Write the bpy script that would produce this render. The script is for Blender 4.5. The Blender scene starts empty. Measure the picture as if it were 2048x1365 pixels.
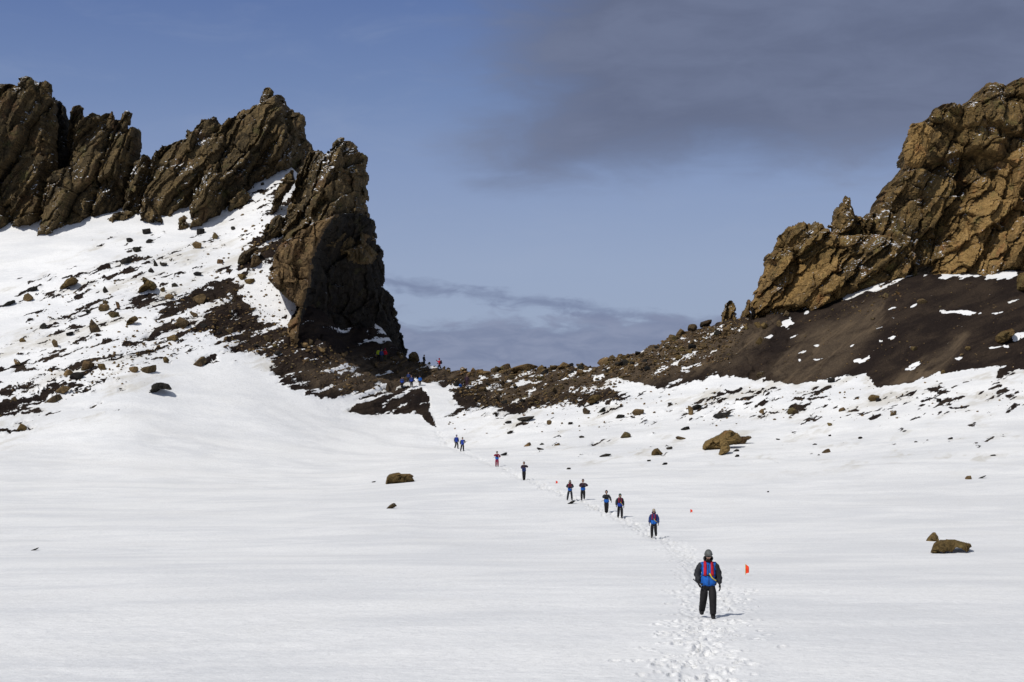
import bpy, math, random
import numpy as np
from mathutils import Vector, Matrix, Euler
from mathutils.bvhtree import BVHTree

random.seed(7)
RNG = np.random.default_rng(11)
SC = bpy.context.scene
COL = SC.collection
R = math.radians

# ------------------------------------------------------------------ camera
F = 3982.0                      # focal length in pixels of the 2048 wide photograph
PITCH = math.atan(267.5 / F)
CZ = 3.7
cam_data = bpy.data.cameras.new('camera')
cam_data.sensor_width = 36.0
cam_data.lens = F / 2048 * 36.0
cam_data.clip_start = 0.1
cam_data.clip_end = 8000
cam = bpy.data.objects.new('camera', cam_data)
COL.objects.link(cam)
cam.location = (0, 0, CZ)
cam.rotation_euler = (math.pi / 2 + PITCH, 0, 0)
SC.camera = cam

# ------------------------------------------------------------------ sun direction (towards the sun)
SUN = Vector((-0.585, -0.70, 1.0)).normalized()
SUN_EL = math.asin(SUN.z)
SUN_AZ = math.atan2(SUN.x, SUN.y)          # clockwise from +Y

sun_data = bpy.data.lights.new('sun', 'SUN')
sun_data.energy = 3.3
sun_data.angle = R(0.6)
sun_data.color = (1.0, 0.965, 0.91)
sun = bpy.data.objects.new('sun', sun_data)
COL.objects.link(sun)
sun.rotation_euler = SUN.to_track_quat('Z', 'Y').to_euler()

vs = SC.view_settings
vs.view_transform = 'Standard'
vs.look = 'None'
vs.exposure = 0.0
vs.gamma = 1.0
vs.use_curve_mapping = False


# ------------------------------------------------------------------ node helpers
class NT:
    def __init__(self, tree):
        self.t = tree
        self.n = tree.nodes
        self.l = tree.links

    def new(self, typ, **kw):
        nd = self.n.new(typ)
        for k, v in kw.items():
            setattr(nd, k, v)
        return nd

    def put(self, sock, v):
        if isinstance(v, (int, float)):
            try:
                sock.default_value = v
            except Exception:
                sock.default_value = (v, v, v)
        elif isinstance(v, (tuple, list)):
            if len(v) == 3 and sock.type == 'RGBA':
                v = tuple(v) + (1,)
            sock.default_value = v
        else:
            self.l.new(v, sock)

    def m(self, op, a, b=None, c=None, clamp=False):
        nd = self.new('ShaderNodeMath', operation=op, use_clamp=clamp)
        self.put(nd.inputs[0], a)
        if b is not None:
            self.put(nd.inputs[1], b)
        if c is not None:
            self.put(nd.inputs[2], c)
        return nd.outputs[0]

    def step(self, v, lo, hi):
        nd = self.new('ShaderNodeMapRange', interpolation_type='SMOOTHSTEP')
        self.put(nd.inputs['Value'], v)
        self.put(nd.inputs['From Min'], lo)
        self.put(nd.inputs['From Max'], hi)
        return nd.outputs[0]

    def mix(self, f, a, b, mode='MIX'):
        nd = self.new('ShaderNodeMix', data_type='RGBA', blend_type=mode)
        self.put(nd.inputs[0], f)
        self.put(nd.inputs[6], a)
        self.put(nd.inputs[7], b)
        return nd.outputs[2]

    def vm(self, op, a, b=None, s=None):
        nd = self.new('ShaderNodeVectorMath', operation=op)
        self.put(nd.inputs[0], a)
        if b is not None:
            self.put(nd.inputs[1], b)
        if s is not None:
            self.put(nd.inputs['Scale'], s)
        return nd.outputs[0]

    def noise(self, vec, scale, detail=3, rough=0.55, dist=0.0):
        nd = self.new('ShaderNodeTexNoise')
        self.put(nd.inputs['Vector'], vec)
        nd.inputs['Scale'].default_value = scale
        nd.inputs['Detail'].default_value = detail
        nd.inputs['Roughness'].default_value = rough
        nd.inputs['Distortion'].default_value = dist
        return nd.outputs[0]

    def rotscale(self, vec, rot, scale):
        a = self.new('ShaderNodeMapping')
        self.put(a.inputs['Vector'], vec)
        a.inputs['Rotation'].default_value = rot
        return self.vm('MULTIPLY', a.outputs[0], scale)

    def voro(self, vec, scale, feature='DISTANCE_TO_EDGE'):
        nd = self.new('ShaderNodeTexVoronoi', feature=feature)
        self.put(nd.inputs['Vector'], vec)
        nd.inputs['Scale'].default_value = scale
        return nd.outputs[0]


# ------------------------------------------------------------------ world
world = bpy.data.worlds.new('World')
SC.world = world
world.use_nodes = True
w = NT(world.node_tree)
w.n.clear()
sky = w.new('ShaderNodeTexSky', sky_type='NISHITA')
sky.sun_disc = False
sky.sun_elevation = SUN_EL
sky.sun_rotation = SUN_AZ
sky.altitude = 200
sky.air_density = 1.0
sky.dust_density = 0.3
sky.ozone_density = 1.0
tc = w.new('ShaderNodeTexCoord')
sep = w.new('ShaderNodeSeparateXYZ')
w.put(sep.inputs[0], tc.outputs['Generated'])
hyp = w.m('MAXIMUM', w.m('SQRT', w.m('ADD', w.m('MULTIPLY', sep.outputs[0], sep.outputs[0]),
                                     w.m('MULTIPLY', sep.outputs[1], sep.outputs[1]))), 0.001)
el = w.m('MULTIPLY', w.m('ARCTAN2', sep.outputs[2], hyp), 57.2958)          # elevation in degrees
az = w.m('MULTIPLY', w.m('ARCTAN2', sep.outputs[0], sep.outputs[1]), 57.2958)  # azimuth in degrees
cmb = w.new('ShaderNodeCombineXYZ')
w.put(cmb.inputs[0], w.m('MULTIPLY', az, 0.10))
w.put(cmb.inputs[1], w.m('MULTIPLY', el, 0.30))
cl = cmb.outputs[0]
n_big = w.noise(cl, 1.3, 5, 0.55)
n_mid = w.noise(w.vm('ADD', cl, (7.3, 2.1, 0)), 3.2, 6, 0.6, 0.6)
n_fine = w.noise(w.vm('ADD', cl, (3.1, 9.7, 0)), 9.0, 5, 0.6, 0.4)
nb = w.m('SUBTRACT', n_big, 0.5)
nm = w.m('SUBTRACT', n_mid, 0.5)
nf = w.m('SUBTRACT', n_fine, 0.5)
# clear sky: deeper blue high up, paler towards the horizon; unseen grey overcast added overhead to neutralise the ambient light
grade = w.new('ShaderNodeValToRGB')
w.put(grade.inputs[0], w.m('DIVIDE', el, 20.0, clamp=True))
cr = grade.color_ramp
cr.elements[0].position = 0.0
cr.elements[0].color = (0.33, 0.385, 0.51, 1)
cr.elements[1].position = 1.0
cr.elements[1].color = (0.080, 0.135, 0.33, 1)
for pos, c in ((0.30, (0.300, 0.370, 0.545)), (0.43, (0.235, 0.310, 0.515)), (0.54, (0.165, 0.240, 0.450)), (0.68, (0.108, 0.172, 0.385))):
    e = cr.elements.new(pos)
    e.color = c + (1,)
nish = w.vm('SCALE', sky.outputs[0], s=0.08)
skyc = w.mix(w.m('MULTIPLY', w.step(el, 34.0, 18.0), 0.88), nish, grade.outputs[0])
skyc = w.mix(w.m('MULTIPLY', w.step(el, 20.0, 45.0), 0.72), skyc, (0.30, 0.32, 0.34))
# thin veil brightening and streaks
veil = w.step(w.m('ADD', nm, w.m('MULTIPLY', nb, 0.6)), -0.05, 0.35)
skyc = w.mix(w.m('MULTIPLY', veil, 0.14), skyc, (0.36, 0.42, 0.56))
# heavy grey cloud upper right
a1 = w.m('DIVIDE', w.m('SUBTRACT', az, -1.6), 4.0)
lower = w.m('ADD', 8.0, w.m('MULTIPLY', az, 0.06))
a2 = w.m('DIVIDE', w.m('SUBTRACT', el, lower), 1.7)
a3 = w.m('DIVIDE', w.m('SUBTRACT', 40.0, az), 12.0)
base1 = w.m('MINIMUM', w.m('MINIMUM', a1, a2), a3)
c1 = w.step(w.m('ADD', base1, w.m('ADD', w.m('MULTIPLY', nb, 1.7), w.m('MULTIPLY', nm, 1.0))), -0.25, 0.95)
dark = w.mix(w.step(w.m('ADD', n_big, w.m('MULTIPLY', nm, 0.7)), 0.25, 0.75), (0.126, 0.150, 0.232), (0.160, 0.190, 0.288))
skyc = w.mix(w.m('MULTIPLY', c1, 0.92), skyc, dark)
# low cloud bank over the saddle
b1 = w.m('ADD', w.m('DIVIDE', w.m('SUBTRACT', 4.75, el), 0.7), w.m('ADD', w.m('MULTIPLY', nm, 2.8), w.m('MULTIPLY', nf, 2.2)))
c2 = w.step(b1, -0.1, 0.9)
low = w.mix(w.step(n_fine, 0.3, 0.7), (0.178, 0.215, 0.335), (0.242, 0.278, 0.400))
skyc = w.mix(w.m('MULTIPLY', c2, 0.85), skyc, low)
# torn streak above it
s1 = w.m('SUBTRACT', 1.0, w.m('ABSOLUTE', w.m('DIVIDE', w.m('SUBTRACT', w.m('ADD', el, w.m('MULTIPLY', az, 0.13)), 5.05), 0.42)))
s1 = w.m('ADD', s1, w.m('ADD', w.m('MULTIPLY', nf, 2.2), w.m('MULTIPLY', nm, 1.2)))
c3 = w.m('MULTIPLY', w.step(s1, 0.25, 1.2), w.step(az, 6.5, 1.5))
skyc = w.mix(w.m('MULTIPLY', c3, 0.75), skyc, (0.175, 0.215, 0.34))
bg = w.new('ShaderNodeBackground')
w.put(bg.inputs['Color'], skyc)
bg.inputs['Strength'].default_value = 1.0
wo = w.new('ShaderNodeOutputWorld')
w.l.new(bg.outputs[0], wo.inputs[0])


# ------------------------------------------------------------------ noise in numpy
def _hash(ix, iy, seed):
    h = (ix.astype(np.int64) * 374761393 + iy.astype(np.int64) * 668265263 + int(seed) * 974634777) & 0xffffffff
    h = ((h ^ (h >> 13)) * 1274126177) & 0xffffffff
    h = ((h ^ (h >> 16)) * 2246822519) & 0xffffffff
    return (h ^ (h >> 15)).astype(np.float64) / 4294967295.0


def vnoise(x, y, seed=0):
    ix = np.floor(x)
    iy = np.floor(y)
    fx = x - ix
    fy = y - iy
    u = fx * fx * fx * (fx * (fx * 6 - 15) + 10)
    v = fy * fy * fy * (fy * (fy * 6 - 15) + 10)
    a = _hash(ix, iy, seed)
    b = _hash(ix + 1, iy, seed)
    c = _hash(ix, iy + 1, seed)
    d = _hash(ix + 1, iy + 1, seed)
    return (a + (b - a) * u + (c - a) * v + (a - b - c + d) * u * v) * 2 - 1


def fbm(x, y, seed=0, octv=4, gain=0.5):
    s = 0
    a = 1.0
    t = 0
    for i in range(octv):
        s = s + a * vnoise(x * 2 ** i + 17.3 * i, y * 2 ** i - 9.1 * i, seed + i)
        t += a
        a *= gain
    return s / t


def facets(x, y, seed=0, crack=0.09, ckw=0.4):
    """Blocky rock: every cell of a jittered grid is its own tilted plane; cracks between them."""
    ix = np.floor(x)
    iy = np.floor(y)
    f1 = np.full(x.shape, 9.0)
    f2 = np.full(x.shape, 9.0)
    val = np.zeros(x.shape)
    for dx in (-1, 0, 1):
        for dy in (-1, 0, 1):
            cx = ix + dx
            cy = iy + dy
            px = cx + 0.5 + 0.9 * (_hash(cx, cy, seed) - 0.5)
            py = cy + 0.5 + 0.9 * (_hash(cx, cy, seed + 1) - 0.5)
            ex = x - px
            ey = y - py
            d = np.sqrt(ex * ex + ey * ey)
            r1 = _hash(cx, cy, seed + 2) * 2 - 1
            r2 = _hash(cx, cy, seed + 3) * 2 - 1
            r3 = _hash(cx, cy, seed + 4) * 2 - 1
            vv = r1 * 0.60 + (r2 * ex + r3 * ey) * 1.9
            near = d < f1
            f2 = np.where(near, f1, np.minimum(f2, d))
            val = np.where(near, vv, val)
            f1 = np.where(near, d, f1)
    ck = np.exp(-((f2 - f1) / crack) ** 2)
    return val - ckw * ck


def poly_sd(px, py, poly):
    """signed distance to a polygon, positive inside"""
    d2 = np.full(px.shape, 1e18)
    inside = np.zeros(px.shape, bool)
    n = len(poly)
    for i in range(n):
        x0, y0 = poly[i]
        x1, y1 = poly[(i + 1) % n]
        ex, ey = x1 - x0, y1 - y0
        L = ex * ex + ey * ey + 1e-9
        t = np.clip(((px - x0) * ex + (py - y0) * ey) / L, 0, 1)
        qx = px - x0 - t * ex
        qy = py - y0 - t * ey
        d2 = np.minimum(d2, qx * qx + qy * qy)
        if y0 != y1:
            cond = ((y0 > py) != (y1 > py)) & (px < (x1 - x0) * (py - y0) / (y1 - y0) + x0)
            inside ^= cond
    d = np.sqrt(d2)
    return np.where(inside, d, -d)


def sstep(v, a, b):
    t = np.clip((v - a) / (b - a), 0, 1)
    return t * t * (3 - 2 * t)


# ------------------------------------------------------------------ picture <-> world
CP, SP = math.cos(PITCH), math.sin(PITCH)


def unproject(px, py, D):
    x = (np.asarray(px, float) - 1024) / F
    y = (682.5 - np.asarray(py, float)) / F
    Y = CP - y * SP
    Z = SP + y * CP
    return x / Y * D, D + 0 * x, CZ + Z / Y * D


def project(X, Y, Z):
    z = Z - CZ
    fw = Y * CP + z * SP
    up = -Y * SP + z * CP
    return 1024 + F * X / fw, 682.5 - F * up / fw


# ------------------------------------------------------------------ mesh helpers
def mesh_from(name, V, quads, mats, smooth=True, attrs=None, matidx=None):
    me = bpy.data.meshes.new(name)
    V = np.ascontiguousarray(V, dtype=np.float32)
    Q = np.ascontiguousarray(quads, dtype=np.int32)
    k = Q.shape[1]
    me.vertices.add(len(V))
    me.vertices.foreach_set('co', V.ravel())
    me.loops.add(Q.size)
    me.loops.foreach_set('vertex_index', Q.ravel())
    me.polygons.add(len(Q))
    me.polygons.foreach_set('loop_start', np.arange(0, Q.size, k, dtype=np.int32))
    me.polygons.foreach_set('loop_total', np.full(len(Q), k, dtype=np.int32))
    if matidx is not None:
        me.polygons.foreach_set('material_index', np.asarray(matidx, dtype=np.int32))
    me.update(calc_edges=True)
    me.validate()
    me.polygons.foreach_set('use_smooth', np.full(len(me.polygons), smooth, dtype=bool))
    for k_, v in (attrs or {}).items():
        at = me.attributes.new(k_, 'FLOAT', 'POINT')
        at.data.foreach_set('value', np.ascontiguousarray(v, dtype=np.float32))
    for mm in (mats if isinstance(mats, (list, tuple)) else [mats]):
        me.materials.append(mm)
    return me


def link(name, me, parent=None, label=None, cat=None, group=None, kind=None, loc=None):
    o = bpy.data.objects.new(name, me)
    COL.objects.link(o)
    if parent is not None:
        o.parent = parent
    if loc is not None:
        o.location = loc
    if label:
        o['label'] = label
    if cat:
        o['category'] = cat
    if group:
        o['group'] = group
    if kind:
        o['kind'] = kind
    return o


# ------------------------------------------------------------------ materials
def mat_new(name):
    m = bpy.data.materials.new(name)
    m.use_nodes = True
    t = NT(m.node_tree)
    t.n.clear()
    out = t.new('ShaderNodeOutputMaterial')
    b = t.new('ShaderNodeBsdfPrincipled')
    t.l.new(b.outputs[0], out.inputs[0])
    return m, t, b


def bump(t, b, h, strength, dist, prev=None):
    nd = t.new('ShaderNodeBump')
    nd.inputs['Strength'].default_value = strength
    nd.inputs['Distance'].default_value = dist
    t.put(nd.inputs['Height'], h)
    if prev is not None:
        t.l.new(prev, nd.inputs['Normal'])
    t.l.new(nd.outputs[0], b.inputs['Normal'])
    return nd.outputs[0]


def rock_material(name, c_dark, c_mid, c_light, lichen, snow=0.5, lean=60.0, objvar=False, bumpd=0.12):
    m, t, b = mat_new(name)
    geo = t.new('ShaderNodeNewGeometry')
    P = geo.outputs['Position']
    if objvar:
        oi = t.new('ShaderNodeObjectInfo')
    S = t.rotscale(P, (0, R(abs(lean)), 0), (0.35, 1.0, 1.0))
    n1 = t.noise(S, 0.22, 6, 0.6, 0.5)
    n2 = t.noise(S, 1.1, 6, 0.65, 0.8)
    n3 = t.noise(P, 6.0, 4, 0.6)
    col = t.mix(t.step(n1, 0.36, 0.62), c_dark, c_mid)
    col = t.mix(t.m('MULTIPLY', t.step(n2, 0.46, 0.68), 0.85), col, c_light)
    col = t.mix(t.m('MULTIPLY', t.step(t.noise(P, 0.5, 5, 0.6), 0.56, 0.68), 0.55), col, lichen)
    reds = t.step(t.noise(t.vm('ADD', P, (31, 5, 9)), 0.35, 4, 0.6), 0.56, 0.70)
    col = t.mix(t.m('MULTIPLY', reds, 0.4), col, (c_mid[0] * 1.15, c_mid[1] * 0.78, c_mid[2] * 0.8))
    sp = t.step(n3, 0.25, 0.75)
    col = t.mix(1.0, col, t.mix(sp, (0.55, 0.55, 0.57), (1.35, 1.33, 1.28)), 'MULTIPLY')
    nw = t.new('ShaderNodeTexNoise')
    t.put(nw.inputs['Vector'], P)
    nw.inputs['Scale'].default_value = 1.3
    nw.inputs['Detail'].default_value = 3
    Wp = t.vm('ADD', S, t.vm('SCALE', nw.outputs[1], s=0.9))
    ck = t.step(t.voro(Wp, 0.9), 0.0, 0.06)
    ck2 = t.step(t.voro(Wp, 2.6), 0.0, 0.10)
    if objvar:
        col = t.mix(1.0, col, t.mix(oi.outputs['Random'], (0.6, 0.62, 0.66), (1.35, 1.28, 1.15)), 'MULTIPLY')
    # snow dust caught on ledges
    sepn = t.new('ShaderNodeSeparateXYZ')
    t.put(sepn.inputs[0], geo.outputs['Normal'])
    nz = sepn.outputs[2]
    sn = t.noise(P, 0.30, 3, 0.5)
    sf = t.noise(P, 2.6, 4, 0.7)
    msk = t.m('ADD', t.m('MULTIPLY', nz, 0.24), t.m('ADD', t.m('MULTIPLY', sn, 0.75), t.m('MULTIPLY', sf, 0.95)))
    msk = t.step(msk, 1.225 - 0.10 * snow, 1.25 - 0.10 * snow)
    hgt = t.m('ADD', t.m('MULTIPLY', n2, 0.2), t.m('ADD', t.m('MULTIPLY', n3, 0.28), t.m('ADD', t.m('MULTIPLY', ck, 0.9), t.m('MULTIPLY', ck2, 0.5))))
    if snow > 0:
        col = t.mix(msk, col, (0.78, 0.80, 0.84))
    t.put(b.inputs['Base Color'], col)
    b.inputs['Roughness'].default_value = 0.93
    b.inputs['Specular IOR Level'].default_value = 0.15
    bump(t, b, hgt, 0.65, bumpd)
    return m


M_rock_left = rock_material('brown_rock', (0.042, 0.032, 0.018), (0.102, 0.073, 0.036), (0.190, 0.132, 0.060),
                            (0.075, 0.075, 0.026), snow=0.75, lean=-58)
M_rock_shade = rock_material('shaded_rock', (0.009, 0.0085, 0.008), (0.016, 0.014, 0.011), (0.032, 0.026, 0.018),
                            (0.05, 0.048, 0.022), snow=0.35, lean=-70)  # near black copy for faces out of the sun, shade put into the colour
M_rock_sunlit_left = rock_material('sunlit_brown_rock', (0.070, 0.046, 0.024), (0.150, 0.097, 0.046), (0.21, 0.14, 0.066),
                                (0.12, 0.10, 0.04), snow=0.2, lean=-40)  # sunlit half of the buttress wall, brightness put into the colour
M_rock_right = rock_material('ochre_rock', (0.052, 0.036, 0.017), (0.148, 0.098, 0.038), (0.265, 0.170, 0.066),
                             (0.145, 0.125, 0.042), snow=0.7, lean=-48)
M_rock_lit = rock_material('sunlit_rock', (0.13, 0.082, 0.032), (0.26, 0.163, 0.060), (0.35, 0.225, 0.090),
                           (0.17, 0.14, 0.05), snow=0.2, lean=-52)  # brighter copy of the ochre rock, sunlight put into its colour
M_boulder = rock_material('boulder_rock', (0.055, 0.040, 0.025), (0.120, 0.084, 0.042), (0.20, 0.138, 0.068),
                          (0.12, 0.105, 0.04), snow=0.15, lean=-30, objvar=True, bumpd=0.05)
M_boulder_ochre = rock_material('ochre_boulder_rock', (0.065, 0.045, 0.018), (0.112, 0.076, 0.030), (0.165, 0.112, 0.045),
                                (0.16, 0.13, 0.05), snow=0.0, lean=-30, bumpd=0.04)
M_boulder_tan = rock_material('tan_boulder_rock', (0.10, 0.068, 0.027), (0.165, 0.110, 0.042), (0.215, 0.145, 0.058),
                              (0.18, 0.14, 0.055), snow=0.0, lean=-30, bumpd=0.04)
M_boulder_snowy = rock_material('snowy_boulder_rock', (0.045, 0.034, 0.020), (0.090, 0.064, 0.031), (0.150, 0.105, 0.050),
                                (0.12, 0.105, 0.04), snow=1.0, lean=-30, objvar=True, bumpd=0.05)
M_boulder_dark = rock_material('black_boulder_rock', (0.012, 0.012, 0.012), (0.024, 0.022, 0.019), (0.05, 0.042, 0.032),
                               (0.04, 0.042, 0.022), snow=0.0, lean=-30, bumpd=0.05)


def ground_material():
    m, t, b = mat_new('snow_and_ash')
    geo = t.new('ShaderNodeNewGeometry')
    P = geo.outputs['Position']
    at = t.new('ShaderNodeAttribute', attribute_name='soil')
    wa = t.new('ShaderNodeAttribute', attribute_name='warm')
    tr = t.new('ShaderNodeAttribute', attribute_name='track')
    # streak coordinates: leaning along the slope
    S = t.rotscale(P, (0, R(24), 0), (0.40, 0.3, 1.6))
    fs = t.m('SUBTRACT', t.noise(S, 1.5, 5, 0.65, 0.3), 0.5)
    ff = t.m('SUBTRACT', t.noise(P, 3.2, 3, 0.6), 0.5)
    v = t.m('ADD', at.outputs['Fac'], t.m('ADD', t.m('MULTIPLY', fs, 0.62), t.m('MULTIPLY', ff, 0.22)))
    soil = t.step(v, 0.49, 0.53)
    # ash and scree colours
    s1 = t.noise(S, 0.35, 5, 0.6, 0.4)
    s2 = t.noise(S, 1.7, 5, 0.7)
    s3 = t.noise(P, 7.0, 3, 0.7)
    sc = t.mix(t.step(s1, 0.42, 0.66), (0.0180, 0.0122, 0.0100), (0.041, 0.0285, 0.0200))
    sc = t.mix(t.m('MULTIPLY', t.step(wa.outputs['Fac'], 0.1, 0.9), t.step(s1, 0.25, 0.6)), sc, (0.080, 0.058, 0.039))
    sc = t.mix(t.m('MULTIPLY', t.m('MULTIPLY', t.step(s2, 0.44, 0.68), 0.45), t.step(wa.outputs['Fac'], 0.0, 0.9)), sc, (0.105, 0.076, 0.048))
    sc = t.mix(1.0, sc, t.mix(t.step(s3, 0.3, 0.7), (0.6, 0.6, 0.6), (1.35, 1.35, 1.35)), 'MULTIPLY')
    sw = t.noise(t.rotscale(P, (0, R(38), 0), (0.14, 0.04, 1.0)), 0.9, 5, 0.68, 0.6)
    sc = t.mix(t.m('MULTIPLY', t.step(sw, 0.48, 0.66), t.step(wa.outputs['Fac'], 0.0, 0.8)), sc, (0.120, 0.086, 0.054))
    # snow: clean, with faint dusty tones, wind crust and broad greys painting in drift shading
    FS = t.rotscale(P, (0, 0, R(-12)), (0.14, 0.26, 0.7))
    d1 = t.noise(FS, 0.55, 4, 0.6, 0.5)
    d2 = t.noise(FS, 2.4, 5, 0.65, 0.3)
    d3 = t.noise(P, 4.2, 4, 0.7)
    d4 = t.noise(FS, 9.0, 4, 0.7, 0.2)
    nc = t.mix(t.step(d1, 0.35, 0.65), (0.715, 0.718, 0.725), (0.84, 0.835, 0.825))
    patch = t.step(t.noise(P, 0.045, 3, 0.6, 0.6), 0.38, 0.60)
    nc = t.mix(t.m('MULTIPLY', t.m('MULTIPLY', t.step(d2, 0.40, 0.66), 0.65), patch), nc, (0.87, 0.865, 0.855))
    nc = t.mix(t.m('MULTIPLY', t.step(d4, 0.45, 0.70), t.m('MULTIPLY', t.m('SUBTRACT', 1.2, patch), 0.40)), nc, (0.69, 0.69, 0.69))
    nc = t.mix(t.m('MULTIPLY', t.m('SUBTRACT', 1.0, t.step(d3, 0.28, 0.52)), 0.32), nc, (0.63, 0.63, 0.635))
    d5 = t.noise(t.vm('MULTIPLY', P, (1.0, 0.45, 1.0)), 7.0, 4, 0.75)
    nc = t.mix(t.m('MULTIPLY', t.step(d5, 0.52, 0.66), 0.38), nc, (0.60, 0.595, 0.60))
    nc = t.mix(t.m('MULTIPLY', t.m('SUBTRACT', 1.0, t.step(d5, 0.32, 0.42)), 0.5), nc, (0.90, 0.90, 0.89))
    dust = t.m('MULTIPLY', t.step(t.noise(S, 0.28, 4, 0.6), 0.50, 0.68), t.step(t.m('ADD', at.outputs['Fac'], 0.05), 0.0, 0.30))
    nc = t.mix(t.m('MULTIPLY', dust, 0.75), nc, (0.56, 0.53, 0.47))
    t.put(b.inputs['Base Color'], t.mix(soil, nc, sc))
    t.put(b.inputs['Roughness'], t.mix(soil, (0.62, 0.62, 0.62), (0.97, 0.97, 0.97)))
    b.inputs['Specular IOR Level'].default_value = 0.12
    hs = t.m('ADD', t.m('MULTIPLY', d2, 0.10), t.m('ADD', t.m('MULTIPLY', d3, 0.045), t.m('MULTIPLY', d4, 0.05)))
    hr = t.m('ADD', t.m('MULTIPLY', s2, 0.35), t.m('MULTIPLY', s3, 0.16))
    h = t.m('ADD', t.m('MULTIPLY', hs, t.m('SUBTRACT', 1.0, soil)), t.m('MULTIPLY', hr, soil))
    h = t.m('SUBTRACT', h, t.m('MULTIPLY', soil, 0.05))
    bump(t, b, h, 0.85, 1.0)
    return m


M_ground = ground_material()


def cloth(name, c, rough=0.75, var=0.25, scale=30, spec=0.25):
    m, t, b = mat_new(name)
    tcn = t.new('ShaderNodeTexCoord')
    n = t.noise(tcn.outputs['Object'], scale * 0.25, 4, 0.6)
    n2 = t.noise(tcn.outputs['Object'], scale * 3, 2, 0.5)
    lo = tuple(x * (1 - var) for x in c)
    hi = tuple(min(1, x * (1 + var)) for x in c)
    t.put(b.inputs['Base Color'], t.mix(t.step(n, 0.3, 0.7), lo, hi))
    b.inputs['Roughness'].default_value = rough
    b.inputs['Specular IOR Level'].default_value = spec
    bump(t, b, t.m('ADD', n, t.m('MULTIPLY', n2, 0.2)), 0.6, 0.02)
    return m


C = dict(
    blue=cloth('blue_fabric', (0.010, 0.105, 0.42)),
    navy=cloth('navy_fabric', (0.018, 0.035, 0.13)),
    royal=cloth('royal_blue_fabric', (0.014, 0.045, 0.30)),
    charcoal=cloth('charcoal_fabric', (0.022, 0.023, 0.026)),
    black=cloth('black_fabric', (0.011, 0.010, 0.011)),
    plum=cloth('plum_fabric', (0.035, 0.016, 0.026)),
    teal=cloth('dark_teal_fabric', (0.012, 0.045, 0.038)),
    red=cloth('red_fabric', (0.46, 0.010, 0.022)),
    crimson=cloth('crimson_fabric', (0.20, 0.008, 0.035)),
    yellow=cloth('yellow_fabric', (0.62, 0.48, 0.03)),
    lime=cloth('lime_fabric', (0.42, 0.50, 0.03)),
    grey=cloth('grey_knit', (0.105, 0.11, 0.105)),
    olive=cloth('olive_fabric', (0.045, 0.048, 0.022)),
    beige=cloth('beige_knit', (0.36, 0.31, 0.24)),
    skin=cloth('skin', (0.52, 0.31, 0.22), 0.55, 0.1),
    beard=cloth('hair', (0.10, 0.06, 0.035), 0.8),
    metal=cloth('grey_metal', (0.10, 0.10, 0.11), 0.4),
    lens=cloth('dark_lens', (0.01, 0.01, 0.012), 0.15, 0.05, 30, 0.6),
    white=cloth('white_print', (0.7, 0.7, 0.7)),
    flag=cloth('orange_red_cloth', (0.80, 0.055, 0.012), 0.6, 0.12),
)

# ------------------------------------------------------------------ terrain height
PROF = {
    -500: [(110, 1098), (165, 1010), (200, 958), (222, 890), (240, 795), (262, 660), (280, 540), (292, 470), (300, 455)],
    0: [(110, 1102), (165, 1012), (200, 960), (222, 890), (240, 792), (262, 650), (280, 500), (290, 440), (300, 418)],
    250: [(110, 1102), (165, 1014), (200, 965), (222, 900), (240, 795), (262, 630), (280, 490), (290, 425), (300, 400)],
    440: [(110, 1102), (165, 1016), (200, 970), (221, 935), (236, 880), (250, 780), (264, 640), (277, 530), (289, 425), (299, 345)],
    540: [(110, 1102), (165, 1014), (200, 972), (221, 942), (240, 880), (252, 800), (262, 715), (269, 640), (277, 520), (285, 425), (298, 325)],
    600: [(110, 1102), (165, 1012), (200, 972), (221, 945), (242, 885), (254, 815), (261, 740), (264, 692), (268, 640), (278, 520), (286, 420), (296, 318)],
    680: [(110, 1102), (165, 1010), (200, 972), (221, 945), (245, 895), (257, 835), (264, 775), (269, 715), (276, 703), (284, 690), (292, 560)],
    760: [(110, 1102), (165, 1008), (200, 965), (221, 940), (246, 900), (259, 850), (268, 795), (275, 755), (280, 714), (287, 703), (293, 640)],
    820: [(110, 1102), (165, 1006), (200, 958), (221, 936), (250, 895), (261, 850), (269, 800), (276, 765), (282, 722), (286, 716)],
    880: [(110, 1102), (145, 1040), (165, 1004), (187, 970), (221, 933), (253, 893), (262, 850), (270, 800), (277, 768), (284, 734)],
    1000: [(110, 1102), (145, 1039), (165, 1003), (187, 968), (221, 931), (253, 893), (262, 853), (270, 810), (278, 775), (288, 735)],
    1200: [(110, 1102), (145, 1037), (165, 1001), (187, 966), (221, 932), (245, 893), (262, 838), (272, 790), (285, 728)],
    1400: [(110, 1101), (124, 1077), (145, 1037), (165, 1001), (187, 966), (215, 930), (243, 885), (262, 825), (272, 765), (290, 652)],
    1600: [(110, 1100), (145, 1036), (165, 1001), (187, 966), (210, 930), (240, 880), (258, 815), (267, 765), (292, 620)],
    1800: [(110, 1098), (145, 1034), (165, 999), (187, 960), (208, 920), (236, 862), (254, 800), (263, 762), (284, 570), (290, 548)],
    2048: [(110, 1096), (145, 1032), (165, 996), (187, 955), (205, 915), (235, 845), (252, 775), (262, 728), (276, 600), (286, 538)],
    2560: [(110, 1094), (145, 1028), (165, 990), (187, 945), (205, 900), (235, 825), (252, 755), (262, 700), (276, 580), (286, 500)],
}
PX = np.array(sorted(PROF))
DG = np.arange(8.0, 700.0, 0.5)
NPX = np.arange(-1400, 3600, 20.0)


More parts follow.
